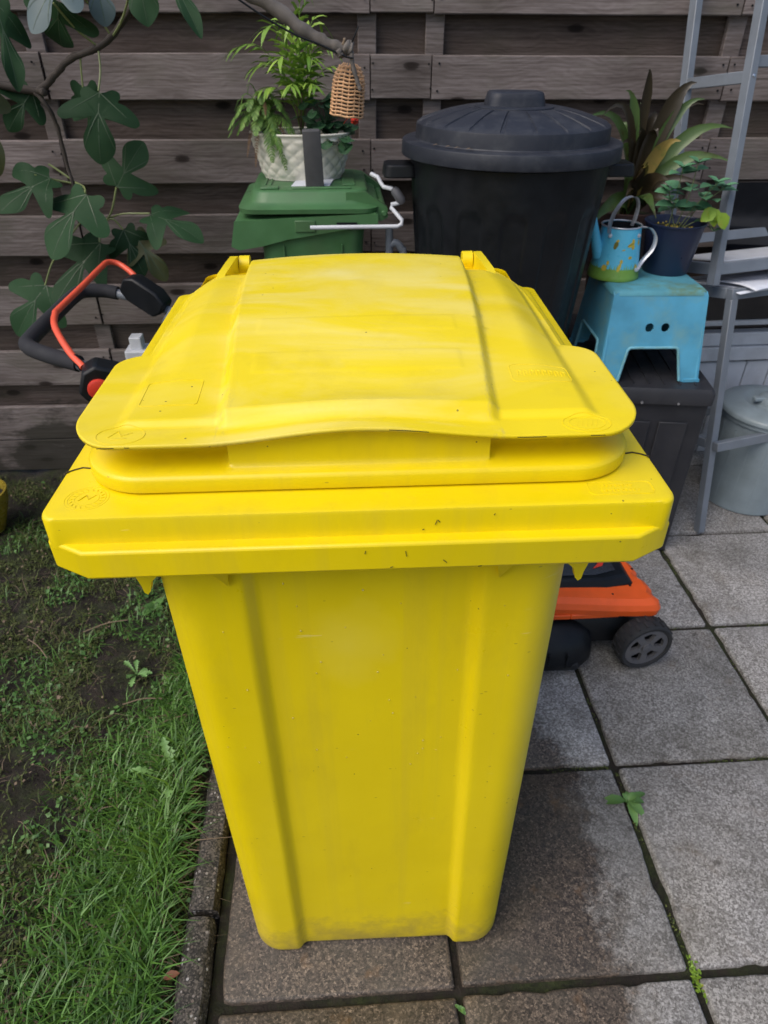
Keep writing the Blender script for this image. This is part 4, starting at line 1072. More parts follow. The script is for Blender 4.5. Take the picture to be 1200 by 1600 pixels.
# old white door / glazed panel standing behind the rack
od = thing('glazed_panel', 'white panel with dark glass above grooved lower boards behind the rack', 'panel', (1.28, 2.415, 0), (0, 0, math.radians(2)))
b = MB(); b.box((.55, .0, .79), (1.0, .012, .50)); b.build('glass_pane', M['glass_dark'], od)
for (p0, p1, w, h) in (((-.0, 0, .50), (1.1, 0, .50), .045, .05), ((-.0, -.008, .445), (1.1, -.008, .445), .05, .055), ((0.0, 0, .56), (1.1, 0, .56), .03, .02)):
    b = MB(); b.bar(p0, p1, w, h); b.build('frame_rail', M['white'], od, bevel=.004)
for k in range(11):
    b = MB(); b.box((.05+.1*k, .004, .20), (.0955, .012, .40)); b.build('groove_board', M['white'], od, bevel=.003, seg=1)

# ================================================================== LAWN MOWER
mw = thing('lawn_mower', 'orange and black cordless lawn mower parked behind the yellow bin', 'lawn mower', (.58, 1.49, 0), (0, 0, math.radians(-1)))
b = MB()   # lower black deck skirt
b.loft([rrect(-.28, .235, -.155, .175, .06, .045, 6), rrect(-.28, .24, -.165, .18, .06, .11, 6), rrect(-.26, .22, -.15, .17, .06, .135, 6)], True, True, True)
b.build('deck_skirt', M['black'], mw, smooth=True, angle=40)
def wavy(x, y):
    q = ((y+.2)/.075) % 1
    return x+.011*(smooth(0, .25, q)-smooth(.7, 1.0, q)) + .035*smooth(.05, -.19, y) - .02
b = MB(); loops = []
for z, i in ((.150, .012), (.153, .002), (.172, .0), (.188, .006), (.198, .022)):
    L = rrect(-.26+i, .250-i, -.175+i, .195-i, .03, z, 8, 60)
    loops.append([Vector((wavy(p.x, p.y) if p.x > .2 else p.x, p.y, p.z+.02*smooth(.25, -.1, p.x))) for p in L])
b.loft(loops, True, True, True); b.build('cover', M['orange'], mw, smooth=True, angle=18)
b = MB()
b.loft([[Vector(p) for p in ((-.20, -.130, .212), (.135, -.112, .199), (.215, -.095, .198), (.205, .11, .198), (.15, .15, .200), (-.2, .15, .212))],
        [Vector(p) for p in ((-.20, -.118, .245), (.12, -.100, .226), (.190, -.078, .224), (.180, .10, .224), (.13, .14, .226), (-.2, .14, .245))]], True, True, True)
b.build('battery_hatch', M['black'], mw, bevel=.006)
b = MB(); b.loft([[Vector(p) for p in ((-.18, -.105, .246), (.105, -.085, .2285), (.166, -.065, .2275), (.158, .09, .2275), (.11, .125, .2285), (-.18, .125, .246))]]*1+[[Vector(p) for p in ((-.17, -.10, .250), (.10, -.080, .2315), (.158, -.060, .2305), (.150, .085, .2305), (.105, .12, .2315), (-.17, .12, .250))]], True, True, True)
b.build('hatch_window', M['smoked'], mw, bevel=.002)
b = MB(); vs_, fs_ = plate([(0, 0), (.03, .012), (.042, .034), (.03, .045), (.012, .035), (.02, .022)], [], .0012, Matrix.Translation((.102, -.062, .2335)) @ Matrix.Rotation(.03, 4, 'Y')); b.add(vs_, fs_)
b.build('emblem', M['red'], mw)
b = MB(); vs_, fs_ = plate([(0, 0), (.012, 0), (.038, .035), (.032, .042)], [], .0012, Matrix.Translation((.070, -.060, .2348)) @ Matrix.Rotation(.04, 4, 'Y')); b.add(vs_, fs_)
b.build('emblem', M['grey_plastic'], mw)
b = MB()
for x, y in ((.14, -.135), (-.02, -.14), (.2, -.1)): b.lathe([(.004, 0), (.003, .002)], 8, (x, y, .2015), cap1=True)
b.build('screw', M['black'], mw)
b = MB()
for k in range(4):
    y_ = -.10+.075*k; b.bar((.12, y_, .1992), (.235, y_, .196), .004, .003)
b.build('panel_line', M['black'], mw)
b = MB(); b.bar((-.2, -.172, .160), (.02, -.172, .160), .010, .016); b.bar((.02, -.172, .160), (.16, -.160, .152), .010, .016); b.build('cover_sill', M['orange'], mw, bevel=.003)
# side skirt / mulch flap towards the camera
b = MB()
def flap_pt(u, v):
    x = -.26+.352*math.sin(u*PI/2); q = max(0, (x+.02)/.112); k = math.sqrt(max(0, 1-q*q)) if q < 1 else 0
    a_ = v*PI/2
    return Vector((x, -.14-(.035+.062*k)*math.sin(a_), .030+(.045+.060*k)*math.cos(a_)**.9))
b.grid(flap_pt, 36, 16)
b.build('side_flap', M['black'], mw, smooth=True, angle=180, solid=.004)
b = MB()
for k in range(5): b.box((-.19+.05*k, -.2385, .060), (.006, .006, .05))
b.build('flap_rib', M['black'], mw, bevel=.002)
b = MB(); b.loft([[Vector(p) for p in ((-.26, -.232, .012), (.045, -.232, .012), (.075, -.205, .012), (.085, -.16, .012), (-.26, -.16, .012))], [Vector(p) for p in ((-.26, -.236, .040), (.04, -.236, .038), (.070, -.205, .055), (.082, -.16, .085), (-.26, -.16, .07))]], True, True, True)
b.build('flap_edge', M['grey_plastic'] if False else M['rubber'], mw, bevel=.004)
# wheels
def mower_wheel(x, y, r, sgn, rz=0):
    ww = MB(); Mx = Matrix.Rotation(rz, 3, 'Z') @ Matrix.Rotation(PI/2, 3, 'X')
    ww.lathe([(r*.82, -.026), (r*.93, -.028), (r*.98, -.022), (r, -.012), (r, .012), (r*.98, .022), (r*.93, .028), (r*.82, .026), (r*.79, .02), (r*.79, -.02), (r*.82, -.026)], 48, (x, y, r), M=Mx)
    o = ww.build('wheel', M['rubber'], mw, smooth=True, angle=40)
    tr_ = MB()
    for k in range(40):
        a_ = 2*PI*k/40; tr_.box(Mx @ Vector((r*math.cos(a_), r*math.sin(a_), .011*(1 if k % 2 else -1)))+Vector((x, y, r)), (.004, .006, .018), Mx @ Matrix.Rotation(a_, 3, 'Z'))
    tr_.build('tread', M['rubber'], o)
    outer = circle2(0, 0, r*.80, 40); holes = []
    for k in range(5):
        a0 = 2*PI*k/5+.3
        holes.append([(rr*math.cos(a0+da), rr*math.sin(a0+da)) for rr, da in ((r*.30, -.28), (r*.62, -.40), (r*.66, 0), (r*.62, .40), (r*.30, .28))])
    ww = MB(); vs_, fs_ = plate(outer, holes, .010, Matrix.Translation((x, y, r)) @ Matrix.Rotation(rz, 4, 'Z') @ Matrix.Rotation(PI/2, 4, 'X') @ Matrix.Translation((0, 0, .018*sgn*-1)) )
    ww.add(vs_, fs_); ww.build('rim', M['grey_plastic'], o, bevel=.002)
    ww = MB(); ww.lathe([(r*.79, 0), (.001, 0)], 24, (x, y-.004*sgn*0, r), M=Mx); ww.build('wheel_back', M['black'], o)
    ww = MB(); ww.lathe([(r*.20, .016), (r*.18, .028), (.001, .030)], 20, (x, y, r), M=Mx if sgn < 0 else Matrix.Rotation(PI, 3, 'Z') @ Mx); ww.build('hub_cap', M['grey_plastic'], o, smooth=True)
mower_wheel(.228, -.195, .078, -1, math.radians(10)); mower_wheel(.205, .225, .078, 1); mower_wheel(-.22, -.225, .09, -1); mower_wheel(-.22, .235, .09, 1)
# handle: two tubes back and up to the control boxes, foam grip, orange bail
oy = -1.49; ox = -.58
near = [(-.20, -.19, .16), (-.55, -.17, .50), (-1.02, -.125, .800)]; far = [(-.20, .20, .16), (-.55, .215, .50), (-1.04, .305, .815)]
b = MB(); b.tube(near, .0125, 12); b.build('handle_tube', M['rack'], mw, smooth=True, angle=60)
b = MB(); b.tube(far, .0125, 12); b.build('handle_tube', M['rack'], mw, smooth=True, angle=60)
gp = spline([(-1.155, -.040, .847), (-1.235, -.005, .855), (-1.292, .042, .856), (-1.303, .09, .857), (-1.302, .25, .858), (-1.299, .385, .858), (-1.288, .435, .857), (-1.24, .455, .852), (-1.20, .452, .846)], 6)
b = MB(); b.tube(gp, .0185, 14); b.build('foam_grip', M['foam'], mw, smooth=True, angle=60)
b = MB(); b.tube([(-1.02, -.110, .800), (-1.10, -.068, .835), (-1.165, -.036, .848)], .0125, 12); b.tube([(-1.205, .452, .846), (-1.12, .42, .835), (-1.04, .38, .815), (-1.04, .305, .815)], .0125, 12); b.build('handle_bar', M['rack'], mw, smooth=True, angle=60)
def ctrl(c, d, rz, ry, nm):
    b_ = MB(); Mx = (Euler((0, ry, rz)).to_matrix())
    x, y, z = (k/2 for k in d)
    pr = [(-x, -z*.6), (-x*.55, -z), (x*.7, -z), (x, -z*.3), (x, z*.55), (x*.5, z), (-x*.6, z), (-x, z*.5)]
    L = [[Mx @ Vector((p, -y, q)) + Vector(c) for p, q in pr], [Mx @ Vector((p, y, q)) + Vector(c) for p, q in pr]]
    b_.loft(L, True, True, True); return b_.build(nm, M['black'], mw, bevel=.006)
cb = ctrl((-1.075, -.115, .835), (.105, .06, .085), .25, .35, 'switch_box')
b = MB(); b.lathe([(.0235, 0), (.0235, .006), (.020, .0085), (.0005, .009)], 28, (-1.083, -.146, .836), M=Matrix.Rotation(.25, 3, 'Z') @ Matrix.Rotation(PI/2+.15, 3, 'X')); b.build('button', M['red'], cb, smooth=True, angle=40)
ctrl((-1.11, .405, .855), (.13, .05, .07), -.35, .5, 'switch_box')
bl_ = spline([(-1.125, -.095, .862), (-1.165, -.05, .880), (-1.215, .03, .905), (-1.232, .09, .915), (-1.232, .11, .917), (-1.225, .28, .921), (-1.220, .43, .925), (-1.215, .475, .924), (-1.19, .487, .915), (-1.15, .46, .895), (-1.13, .435, .875)], 5)
b = MB(); b.tube(bl_, .0075, 12); b.build('bail_bar', M['coral'], mw, smooth=True, angle=60)
b = MB(); b.tube([(-1.128, -.09, .860), (-1.150, -.066, .872)], .0095, 10); b.tube([(-1.13, .435, .872), (-1.145, .452, .89)], .0095, 10); b.build('bail_sleeve', M['black'], mw, smooth=True, angle=60)

# white stepped cap post behind the lid
wp = thing('white_post', 'white plastic post with a stepped cap behind the yellow lid left side', 'post', (-.583, 1.95, -.03))
b = MB(); b.loft([rrect(-.026, .026, -.026, .026, .006, 0, 4), rrect(-.026, .026, -.026, .026, .006, .67, 4)], True, True, True); b.build('shaft', M['white'], wp, smooth=True, angle=40)
b = MB(); b.loft([rrect(-.034, .034, -.034, .034, .006, .67, 4), rrect(-.034, .034, -.034, .034, .006, .722, 4)], True, True, True); b.loft([rrect(-.018, .016, -.02, .02, .004, .72, 4), rrect(-.018, .016, -.02, .02, .004, .758, 4)], True, True, True); b.build('cap', M['white'], wp, bevel=.003)
# olive pot at the far left
op = thing('plant_pot', 'glazed olive yellow pot standing on the soil at left edge', 'plant pot', (-1.285, 2.09, -.04))
b = MB(); b.lathe([(.0, .001), (.052, 0), (.056, .01), (.092, .115), (.098, .150), (.097, .160), (.091, .161), (.088, .150), (.084, .12)], 48); b.build('pot', M['olive_pot'], op, smooth=True, angle=50)
b = MB(); b.lathe([(.084, .128), (.0005, .132)], 24); b.build('soil', M['potsoil'], op)

# ================================================================== FIG TREE
fig = thing('fig_tree', 'fig tree with lobed dark green leaves reaching in from the left', 'tree', (-1.75, 2.12, -.04))
fo = Vector((-1.75, 2.12, -.04))
def W(*p): return Vector(p)-fo
b = MB(); b.tube(spline([W(-1.75, 2.12, -.05), W(-1.72, 2.10, .5), W(-1.66, 2.14, 1.1), W(-1.70, 2.05, 1.9), W(-1.62, 2.0, 2.6)], 6), [.06-.0012*i for i in range(25)], 14); b.build('trunk', M['bark'], fig, smooth=True, angle=180)
def branch(pts, r0, r1, mat='stem_dark', n=10):
    P = spline([W(*p) for p in pts], 6); b_ = MB()
    P = [p+Vector((random.uniform(-1, 1), random.uniform(-1, 1), random.uniform(-1, 1)))*r0*.10 for p in P]
    rs = [(r0+(r1-r0)*i/(len(P)-1))*(1+.10*math.sin(i*1.7)) for i in range(len(P))]
    b_.tube(P, rs, n); return b_.build('branch', M[mat], fig, smooth=True, angle=180)
branch([(-1.66, 2.13, 1.2), (-1.2, 2.2, 1.36), (-.826, 2.2, 1.317), (-.777, 2.2, 1.312), (-.73, 2.2, 1.345), (-.677, 2.2, 1.383), (-.588, 2.2, 1.414), (-.52, 2.2, 1.468), (-.47, 2.18, 1.53), (-.40, 2.15, 1.64)], .011, .007)
branch([(-.79, 2.2, 1.312), (-.762, 2.19, 1.278), (-.751, 2.2, 1.225), (-.749, 2.2, 1.13), (-.742, 2.19, 1.088), (-.744, 2.2, .985), (-.72, 2.21, .95)], .0065, .004)
branch([(-.777, 2.2, 1.312), (-.757, 2.185, 1.309)], .010, .009)
branch([(-1.62, 2.03, 2.3), (-1.1, 1.95, 2.0), (-.55, 1.88, 1.72), (-.30, 1.85, 1.585), (-.14, 1.85, 1.503), (-.062, 1.85, 1.455), (.0, 1.85, 1.425), (.040, 1.85, 1.416)], .022, .0108, 'bark', 14)
o = branch([(.036, 1.85, 1.420), (.050, 1.85, 1.416)], .0142, .0138, 'bark', 12)
branch([(.047, 1.846, 1.412), (.050, 1.842, 1.388), (.060, 1.840, 1.355), (.066, 1.838, 1.338)], .0055, .0042, 'bark')
branch([(.030, 1.845, 1.424), (.034, 1.84, 1.436)], .004, .003, 'straw'); branch([(.018, 1.84, 1.412), (.026, 1.838, 1.402)], .009, .006, 'bark')
b = MB(); b.tube(spline([W(.047, 1.845, 1.425), W(.056, 1.84, 1.442), W(.064, 1.84, 1.458)], 4), .0018, 6); b.build('tie_end', M['black'], fig)
b = MB(); b.tube(spline([W(-.30, 1.83, 1.572), W(-.16, 1.828, 1.486), W(-.08, 1.826, 1.445), W(-.02, 1.83, 1.424), W(.03, 1.835, 1.404), W(.052, 1.835, 1.40)], 5), .0022, 6); b.build('wire', M['black'], fig)

FIGO = [(0, .0), (-.02, -.07), (-.08, -.16), (-.06, -.25), (.03, -.27), (.10, -.25), (.14, -.36), (.26, -.50), (.38, -.56), (.45, -.50), (.44, -.38), (.36, -.22), (.33, -.115), (.38, -.085), (.52, -.15), (.66, -.215), (.80, -.21), (.92, -.13), (1.0, 0)]
def fig_leaf(base, tip, width, normal, mat='fig', wave=.06, asym=1.0, lobes=1.0, cup=.18, label=None):
    base, tip = W(*base), W(*tip); d = tip-base; L = d.length; d.normalize()
    nn = Vector(normal); nn = (nn-d*nn.dot(d)).normalized(); s_ = d.cross(nn)
    right = [(u, v) for u, v in FIGO]
    outl = right+[(u, -v*asym) for u, v in reversed(right[1:-1])]
    if lobes != 1.0: outl = [(u, v*(1 if (.4 < abs(u-.45)+.35) else lobes)) for u, v in outl]
    # subdivide outline
    pts = []
    n0 = len(outl)
    for i in range(n0):
        p0, p1, p2, p3 = (Vector((*outl[(i+k) % n0], 0)) for k in (-1, 0, 1, 2))
        for k in range(3):
            t = k/3; q = .5*((2*p1)+(p2-p0)*t+(2*p0-5*p1+4*p2-p3)*t*t+(3*p1-p0-3*p2+p3)*t**3); pts.append((q.x, q.y))
    c = (.36, 0); vs_ = []; n = len(pts); ph = random.uniform(0, 6)
    def pos(u, v):
        r = math.hypot(u-c[0], v)
        h = -cup*r*r*1.2 - .10*cup*0 + wave*math.sin(u*7+ph)*abs(v) + .05*abs(v)
        return base+d*(u*L)+s_*(v*width*1.15)+nn*h*L
    rings = (.0, .35, .7, 1.0)
    for rr in rings[1:]:
        for u, v in pts: vs_.append(pos(c[0]+(u-c[0])*rr, v*rr))
    vs_.append(pos(*c)); fs = []
    for k in range(n): fs.append((len(vs_)-1, k, (k+1) % n))
    for ri in range(2):
        for k in range(n):
            k2 = (k+1) % n; fs.append((ri*n+k, (ri+1)*n+k, (ri+1)*n+k2, ri*n+k2))
    b_ = MB(); b_.add(vs_, fs)
    b_.cur = 1
    for (u1, v1) in ((1.0, 0), (.34, .40), (.34, -.40), (.80, .22), (.80, -.22)):
        u0 = 0 if abs(v1) != .22 else .30
        q = [pos(u0+(u1-u0)*t, v1*t*(asym if v1 > 0 else 1))+nn*.0008 for t in (0, .25, .5, .75, .95)]
        b_.strap(q, [.0026, .0022, .0018, .0012, .0006], up=nn, fold=0)
    return b_.build('leaf', [M[mat], M['vein']], fig, smooth=True, angle=180, label=label)
def petiole(*pts): 
    b_ = MB(); b_.tube(spline([W(*p) for p in pts], 5), .0028, 6); b_.build('petiole', M['petiole'], fig, smooth=True)
petiole((-.565, 2.2, 1.425), (-.52, 2.18, 1.47), (-.47, 2.15, 1.55)); petiole((-.60, 2.2, 1.41), (-.64, 2.17, 1.45), (-.67, 2.14, 1.50)); petiole((-.56, 2.2, 1.43), (-.58, 2.19, 1.47), (-.60, 2.16, 1.51))
petiole((-.600, 2.2, 1.412), (-.600, 2.18, 1.36), (-.607, 2.15, 1.315)); petiole((-.650, 2.2, 1.39), (-.655, 2.2, 1.36), (-.66, 2.2, 1.32))
petiole((-.742, 2.19, 1.088), (-.79, 2.18, 1.10), (-.83, 2.16, 1.115)); petiole((-.74, 2.2, 1.09), (-.70, 2.15, 1.085), (-.69, 2.12, 1.075)); petiole((-.745, 2.19, 1.10), (-.79, 2.2, 1.13), (-.80, 2.2, 1.135))
petiole((-.72, 2.21, .955), (-.66, 2.2, 1.0), (-.625, 2.2, 1.075)); petiole((-.72, 2.21, .955), (-.64, 2.2, 1.0), (-.54, 2.18, 1.008)); petiole((-.72, 2.21, .95), (-.70, 2.2, .96), (-.70, 2.18, .93)); petiole((-.72, 2.21, .95), (-.66, 2.2, .99), (-.63, 2.2, .96))
import_leaves = [
 ((-.80, 2.21, 1.31), (-.88, 2.18, 1.22), .12, (.3, -1, .3), 'fig', 1.15),
 ((-.80, 2.12, 1.50), (-.77, 2.05, 1.325), .10, (.6, -1, .2), 'fig', .9), ((-.66, 2.14, 1.50), (-.70, 2.2, 1.40), .17, (.1, -1, .3), 'fig', 1),
 ((-.60, 2.06, 1.56), (-.70, 2.0, 1.452), .16, (.2, -.5, 1), 'fig_pale', 1), ((-.55, 2.1, 1.56), (-.53, 2.05, 1.462), .12, (.2, -.6, 1), 'fig_pale', 1),
 ((-.86, 1.88, 1.36), (-.79, 1.84, 1.17), .17, (.3, -1, .4), 'fig_olive', 1),
 ((-.607, 2.15, 1.315), (-.625, 2.08, 1.16), .19, (.1, -1, .35), 'fig', 1), ((-.66, 2.2, 1.32), (-.655, 2.22, 1.13), .14, (-.2, -1, .2), 'fig', 1),
 ((-.79, 2.16, 1.11), (-.925, 2.08, 1.045), .18, (.1, -.7, 1), 'fig', 1), ((-.69, 2.12, 1.075), (-.80, 2.02, .935), .19, (-.2, -.8, .8), 'fig', 1),
 ((-.625, 2.2, 1.075), (-.535, 2.22, 1.19), .16, (.1, -1, .4), 'fig', 1.1), ((-.54, 2.18, 1.01), (-.385, 2.1, .965), .16, (.0, -.6, 1), 'fig', 1),
 ((-.70, 2.18, .93), (-.85, 2.08, .78), .17, (-.1, -.8, .7), 'fig', 1), ((-.63, 2.2, .96), (-.585, 2.16, .835), .12, (.2, -1, .3), 'fig', 1), ((-.60, 2.2, .945), (-.52, 2.16, .82), .11, (.3, -1, .2), 'fig_olive', 1),
 ((-.40, 2.12, 1.60), (-.30, 2.0, 1.44), .09, (.3, -.8, .6), 'fig', 1), ((-.46, 2.15, 1.60), (-.44, 2.08, 1.462), .15, (.1, -.9, .6), 'fig', 1),
 ((-.97, 2.15, 1.45), (-1.10, 2.1, 1.30), .18, (.1, -.8, .6), 'fig', 1), ((-1.1, 2.2, 1.2), (-1.05, 2.15, 1.0), .18, (.1, -.9, .4), 'fig', 1), ((-.9, 2.2, .8), (-1.02, 2.15, .66), .17, (.1, -.8, .6), 'fig', 1)]
for (bs, tp, w, nn, mm, asy) in import_leaves: fig_leaf(bs, tp, w*random.uniform(.82, 1.0), nn, mm, asym=asy, wave=random.uniform(.1, .32), cup=random.uniform(.12, .4), label=('ageing olive green leaf' if mm == 'fig_olive' else None))
petiole((-.97, 2.15, 1.45), (-1.1, 2.2, 1.40), (-1.2, 2.2, 1.36)); petiole((-1.1, 2.2, 1.2), (-1.3, 2.2, 1.25), (-1.45, 2.17, 1.28)); petiole((-.9, 2.2, .8), (-.85, 2.2, .88), (-.745, 2.2, .985))
# wicker nest hung on the twig
ns = thing('wicker_nest', 'small cane wicker cup hanging upside down from the fig branch tip', 'wicker nest', (.0345, 1.888, 1.281), (0, math.radians(6), 0))
def nest_r(z):
    f_ = z/.108
    return .0385*(1-.10*f_) if f_ < .5 else .0385*.95*math.sqrt(max(.02, 1-((f_-.5)/.53)**2.4))
for k in range(14):
    z = .004+.0074*k; r_ = nest_r(z)
    b = MB(); n = 40
    b.tube([((r_+.0014*math.sin(8*2*PI*j/n+PI*(k % 2)))*math.cos(2*PI*j/n), (r_+.0014*math.sin(8*2*PI*j/n+PI*(k % 2)))*math.sin(2*PI*j/n), z+.0008*math.sin(j)) for j in range(n+1)], .0023, 6)
    b.build('cane_ring', M['wicker'], ns, smooth=True)
b = MB()
for k in range(16):
    a_ = 2*PI*k/16
    b.tube([(nest_r(z)*math.cos(a_), nest_r(z)*math.sin(a_), z) for z in [.002+.0105*i for i in range(11)]], .0014, 5)
b.build('cane_upright', M['wicker'], ns, smooth=True)
b = MB(); b.lathe([(.034, .002), (.031, .05), (.022, .085), (.001, .098)], 24); b.build('inside', M['stem_dark'], ns)

# ================================================================== LAWN GROWTH
def scatter_blades(name, n, xf, h, w, mat, lean=.6, seed=1, curve=.5):
    r = np.random.default_rng(seed); V = np.zeros((n*5, 3)); 
    P = xf(r, n); n = len(P); V = np.zeros((n*5, 3))
    a = r.uniform(0, 2*np.pi, n); hh = h[0]+(h[1]-h[0])*r.random(n)**1.6; ww = w*(.6+.8*r.random(n))
    hh = hh*P[:, 3]
    d = np.stack([np.cos(a), np.sin(a), np.zeros(n)], 1); s = np.stack([-np.sin(a), np.cos(a), np.zeros(n)], 1)
    ln = lean*(.3+r.random(n))[:, None]; base = P[:, :3]
    up = np.array([0, 0, 1.])
    mid = base+up*(hh*.6)[:, None]+d*ln*(hh*.30)[:, None]
    tip = base+up*(hh*(1-.35*ln[:, 0]*curve*1.2))[:, None]+d*ln*(hh*1.0)[:, None]
    V[0::5] = base-s*(ww/2)[:, None]; V[1::5] = base+s*(ww/2)[:, None]
    V[2::5] = mid-s*(ww*.42)[:, None]; V[3::5] = mid+s*(ww*.42)[:, None]; V[4::5] = tip
    me = bpy.data.meshes.new(name); i = np.arange(n)*5
    quads = np.stack([i, i+1, i+3, i+2], 1); tris = np.stack([i+2, i+3, i+4], 1)
    loops = np.concatenate([quads.ravel(), tris.ravel()]); me.vertices.add(len(V)); me.vertices.foreach_set('co', V.ravel())
    me.loops.add(len(loops)); me.loops.foreach_set('vertex_index', loops.astype(np.int32))
    me.polygons.add(2*n); ls = np.concatenate([np.arange(n)*4, 4*n+np.arange(n)*3]); me.polygons.foreach_set('loop_start', ls.astype(np.int32))
    me.update(calc_edges=True); me.validate(); me.materials.append(mat); me.polygons.foreach_set('use_smooth', [True]*len(me.polygons))
    o = bpy.data.objects.new(name, me); COL.objects.link(o); o['kind'] = 'stuff'
    return o
def nz(x, y, s, z=0.): return mnoise.noise(Vector((x*s, y*s, z)))
def dens_tall(r, n):
    out = []
    while len(out) < n:
        x = -.388-abs(r.normal(0, .16)); y = r.uniform(.15, 1.75)
        reach = .30-.20*smooth(.75, 1.5, y)+.08*nz(x, y, 6)
        dd = -.374-x
        if dd > reach: continue
        k = 1-.55*(dd/reach)
        if y > 1.1: k *= .8
        if r.random() > .25+.75*k: continue
        out.append((x, y, lawn_z(x, y)-.014, k))
    return np.array(out)
scatter_blades('tall_grass', 15000, dens_tall, (.03, .105), .0036, M['grass'], 1.0, 3)
def dens_short(r, n):
    out = []
    while len(out) < n:
        x = r.uniform(-1.5, -.345); y = r.uniform(.25, 2.45)
        m = nz(x, y, 7, 5)+.6*nz(x, y, 19, 2)
        near = smooth(1.05, .55, y)
        if m < .02-.34*near and r.random() > .12: continue
        out.append((x, y, lawn_z(x, y)-.014, .6+.6*r.random()))
    return np.array(out)
scatter_blades('short_grass', 26000, dens_short, (.008, .034), .0022, M['moss'], 1.3, 5)
scatter_blades('long_grass', 900, dens_tall, (.07, .14), .0042, M['grass'], 1.1, 21, .8)
scatter_blades('dead_grass', 1800, dens_tall, (.03, .09), .0028, M['straw'], 1.9, 22, .9)
def dens_mid(r, n):
    out = []
    while len(out) < n:
        x = r.uniform(-1.2, -.345); y = r.uniform(.25, 2.4)
        m = nz(x, y, 4.2, 9)
        if m < .0: continue
        out.append((x, y, lawn_z(x, y)-.014, .6+.6*r.random()))
    return np.array(out)
scatter_blades('thin_grass', 5000, dens_mid, (.02, .06), .0024, M['grass'], 1.4, 8)
# clover and moss leaves
def flat_scatter(name, n, fn, size, mat, seed):
    r = np.random.default_rng(seed); pts = fn(r, n); b_ = MB()
    for (x, y, z, k) in pts:
        a_ = r.uniform(0, 6.28); s_ = size*(.5+r.random())
        tx, ty = r.uniform(-.5, .5, 2)
        u = Vector((math.cos(a_), math.sin(a_), tx)); w = Vector((-math.sin(a_), math.cos(a_), ty)); p = Vector((x, y, z+.006+.012*r.random()))
        b_.add([p-u*s_*.2, p+w*s_*.45+u*s_*.4, p+u*s_*1.0, p-w*s_*.45+u*s_*.4], [(0, 1, 2, 3)])
    return b_.build(name, mat, kind='stuff')
flat_scatter('clover', 21000, dens_short, .0062, M['moss'], 12)
flat_scatter('leaf_litter', 1500, dens_short, .007, M['straw'], 15)
scatter_blades('dead_stalk', 900, dens_short, (.02, .06), .0018, M['straw'], 2.2, 23, .9)
flat_scatter('clover_bright', 2500, dens_mid, .010, M['weed'], 13)

# individual weeds
def jag_leaf(mb, p, d, L, w, up=(0, 0, 1), arch=.25):
    p = Vector(p); d = Vector(d).normalized(); s_ = d.cross(Vector(up)).normalized(); n = 14; vs_ = []
    for i in range(n+1):
        f_ = i/n; c = p+d*L*f_+Vector((0, 0, arch*L*math.sin(PI*f_*.9)*.6-.25*L*f_*f_*.4))
        prof = (.10+.9*f_**1.2)*(1 if f_ < .8 else (1-f_)/.2*.95+.05); jag = 1 if i % 2 else .45
        vs_ += [c-s_*w*.5*prof*jag+Vector((0, 0, .003)), c, c+s_*w*.5*prof*jag+Vector((0, 0, .003))]
    fs = []
    for i in range(n):
        for k in (0, 1): fs.append((i*3+k, i*3+k+1, i*3+k+4, i*3+k+3))
    mb.add(vs_, fs)
def rosette(name, label, cat, loc, n, L, w, mat, a0=0, spread=2*PI, jag=True, group=None):
    t_ = thing(name, label, cat, (loc[0], loc[1], lawn_z(loc[0], loc[1])-.012 if loc[0] < -.34 else loc[2]), group=group)
    for k in range(n):
        b_ = MB(); a_ = a0+spread*k/n+random.uniform(-.5, .5); l_ = L*random.uniform(.45, 1.15)
        d = (math.cos(a_), math.sin(a_), random.uniform(.1, .9))
        if jag: jag_leaf(b_, (0, 0, .008), d, l_, w)
        else: oval_leaf(b_, (0, 0, .008), d, l_, w, curl=.35)
        b_.build('leaf', mat, t_, smooth=True, angle=180)
    return t_
rosette('dandelion', 'pale dandelion with long toothed leaves beside the kerb in tall grass', 'weed', (-.43, 1.00, 0), 7, .11, .034, M['weed_pale'], 2.4)
rosette('dandelion', 'small dandelion rosette on bare soil, half way up the lawn', 'weed', (-.59, 1.335, 0), 8, .06, .026, M['weed_pale'], .3)
rosette('seedling_weed', 'tiny two-leaved seedling at left on bare soil', 'weed', (-.795, 1.225, 0), 4, .035, .018, M['weed'], .1, jag=False)
rosette('broadleaf_weed', 'dark broad-leaved weed just beside yellow bin collar left corner', 'weed', (-.60, 1.62, 0), 8, .055, .026, M['weed'], .6, jag=False)
rosette('broadleaf_weed', 'little weed cluster in the shade near the kerb, farthest back', 'weed', (-.48, 1.72, 0), 6, .05, .022, M['weed'], 1.1, jag=False)
rosette('seedling_weed', 'small seedling low on the lawn between moss patches', 'weed', (-.66, 1.02, 0), 5, .028, .014, M['weed'], .8, jag=False)
rosette('nettle_weed', 'light leafy weed in the grass at the bottom beside the kerb', 'weed', (-.40, .60, 0), 6, .045, .026, M['lime'], .8, jag=False)
jw = thing('joint_weed', 'small broad-leaved weed growing from the paving joint', 'weed', (.628, .872, -.006))
for (ax_, ay_, az_, l_, w_) in ((-1, .12, .25, .058, .026), (.75, .42, .7, .034, .017), (.95, -.15, .55, .040, .018), (.55, -.75, .35, .046, .024), (.1, -1, .25, .052, .02), (.2, .8, .7, .025, .013), (1, .35, .5, .056, .016), (-.3, .7, .8, .022, .012)):
    b = MB(); b.tube([(0, 0, 0), (ax_*.006, ay_*.006, .008)], .001, 5); oval_leaf(b, (ax_*.004, ay_*.004, .008), (ax_, ay_, az_), l_, w_, curl=.5); b.build('leaf', M['weed'], jw, smooth=True, angle=180)
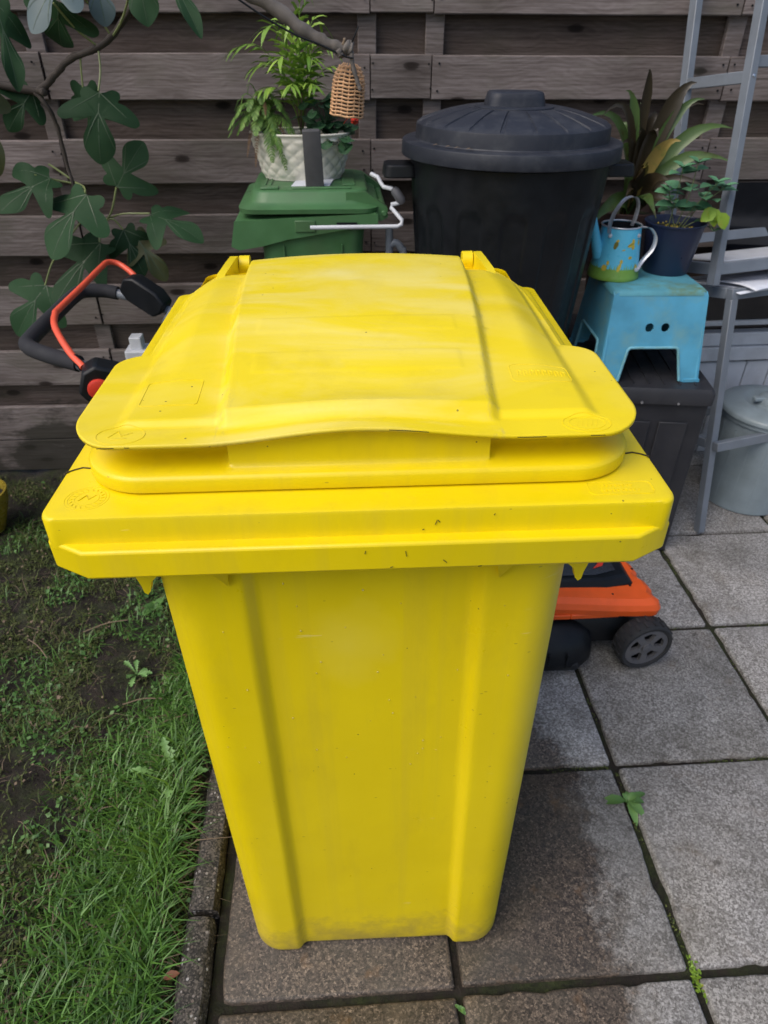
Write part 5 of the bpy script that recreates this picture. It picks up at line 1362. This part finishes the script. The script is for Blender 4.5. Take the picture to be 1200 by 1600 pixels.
jw = thing('joint_weed', 'tuft of tiny bright leaves low in the paving joint crossing', 'weed', (.634, .520, -.012))
b = MB()
for k in range(70):
    a_ = random.uniform(0, 6.28); q = (random.gauss(0, .004)+random.choice((0, .002)), random.gauss(-.006, .017), random.uniform(0, .010)); oval_leaf(b, q, (math.cos(a_), math.sin(a_), random.uniform(.2, 1)), random.uniform(.005, .011), random.uniform(.003, .006))
b.build('leaf_tuft', M['lime'], jw, smooth=True, angle=180, kind='stuff')
rosette('joint_weed', 'tiny green sprout in the joint below the yellow bin', 'weed', (.180, .490, -.012), 8, .014, .007, M['weed'], 0, jag=False)
b = MB(); oval_leaf(b, (-.365, .565, .02), (.8, .2, .1), .03, .016); o = b.build('fallen_leaf', M['leaf_dead'], smooth=True, angle=180); tag(o, 'reddish fallen leaf in the grass beside the kerb', 'leaf')
for (p, q, lab) in (((-.60, 1.225, .0), (-.50, 1.235, .004), 'short dry twig lying on the soil left of the yellow bin'), ((-.93, 1.48, .0), (-.85, 1.40, .003), 'thin dry stalk on bare soil near the left edge'), ((-.78, 1.50, .0), (-.66, 1.54, .004), 'pale dry stalk on the soil below the mower handle')):
    b = MB(); b.tube(spline([p, tuple((Vector(p)+Vector(q))/2+Vector((0, .006, .004))), q], 4), .0018, 6); tag(b.build('dry_stalk', M['straw']), lab, 'twig')
# moss in the paving joints
b = MB()
for k in range(7000):
    if random.random() < .5:
        x = .631+.45*random.randint(-1, 3)+random.gauss(0, .003); y = random.uniform(.2, 2.2)
    else:
        y = .518+.45*random.randint(-1, 3)+random.gauss(0, .003); x = random.uniform(-.26, 2)
    if nz(x, y, 5, 8) < -.05: continue
    a_ = random.uniform(0, 6.28); s_ = random.uniform(.002, .005)
    p = Vector((x, y, -.0135+random.uniform(0, .007))); u = Vector((math.cos(a_), math.sin(a_), .4))*s_; w = Vector((-math.sin(a_), math.cos(a_), -.1))*s_*.5
    b.add([p-u*.2, p+w, p+u, p-w], [(0, 1, 2, 3)])
b.build('joint_moss', M['moss'], kind='stuff')
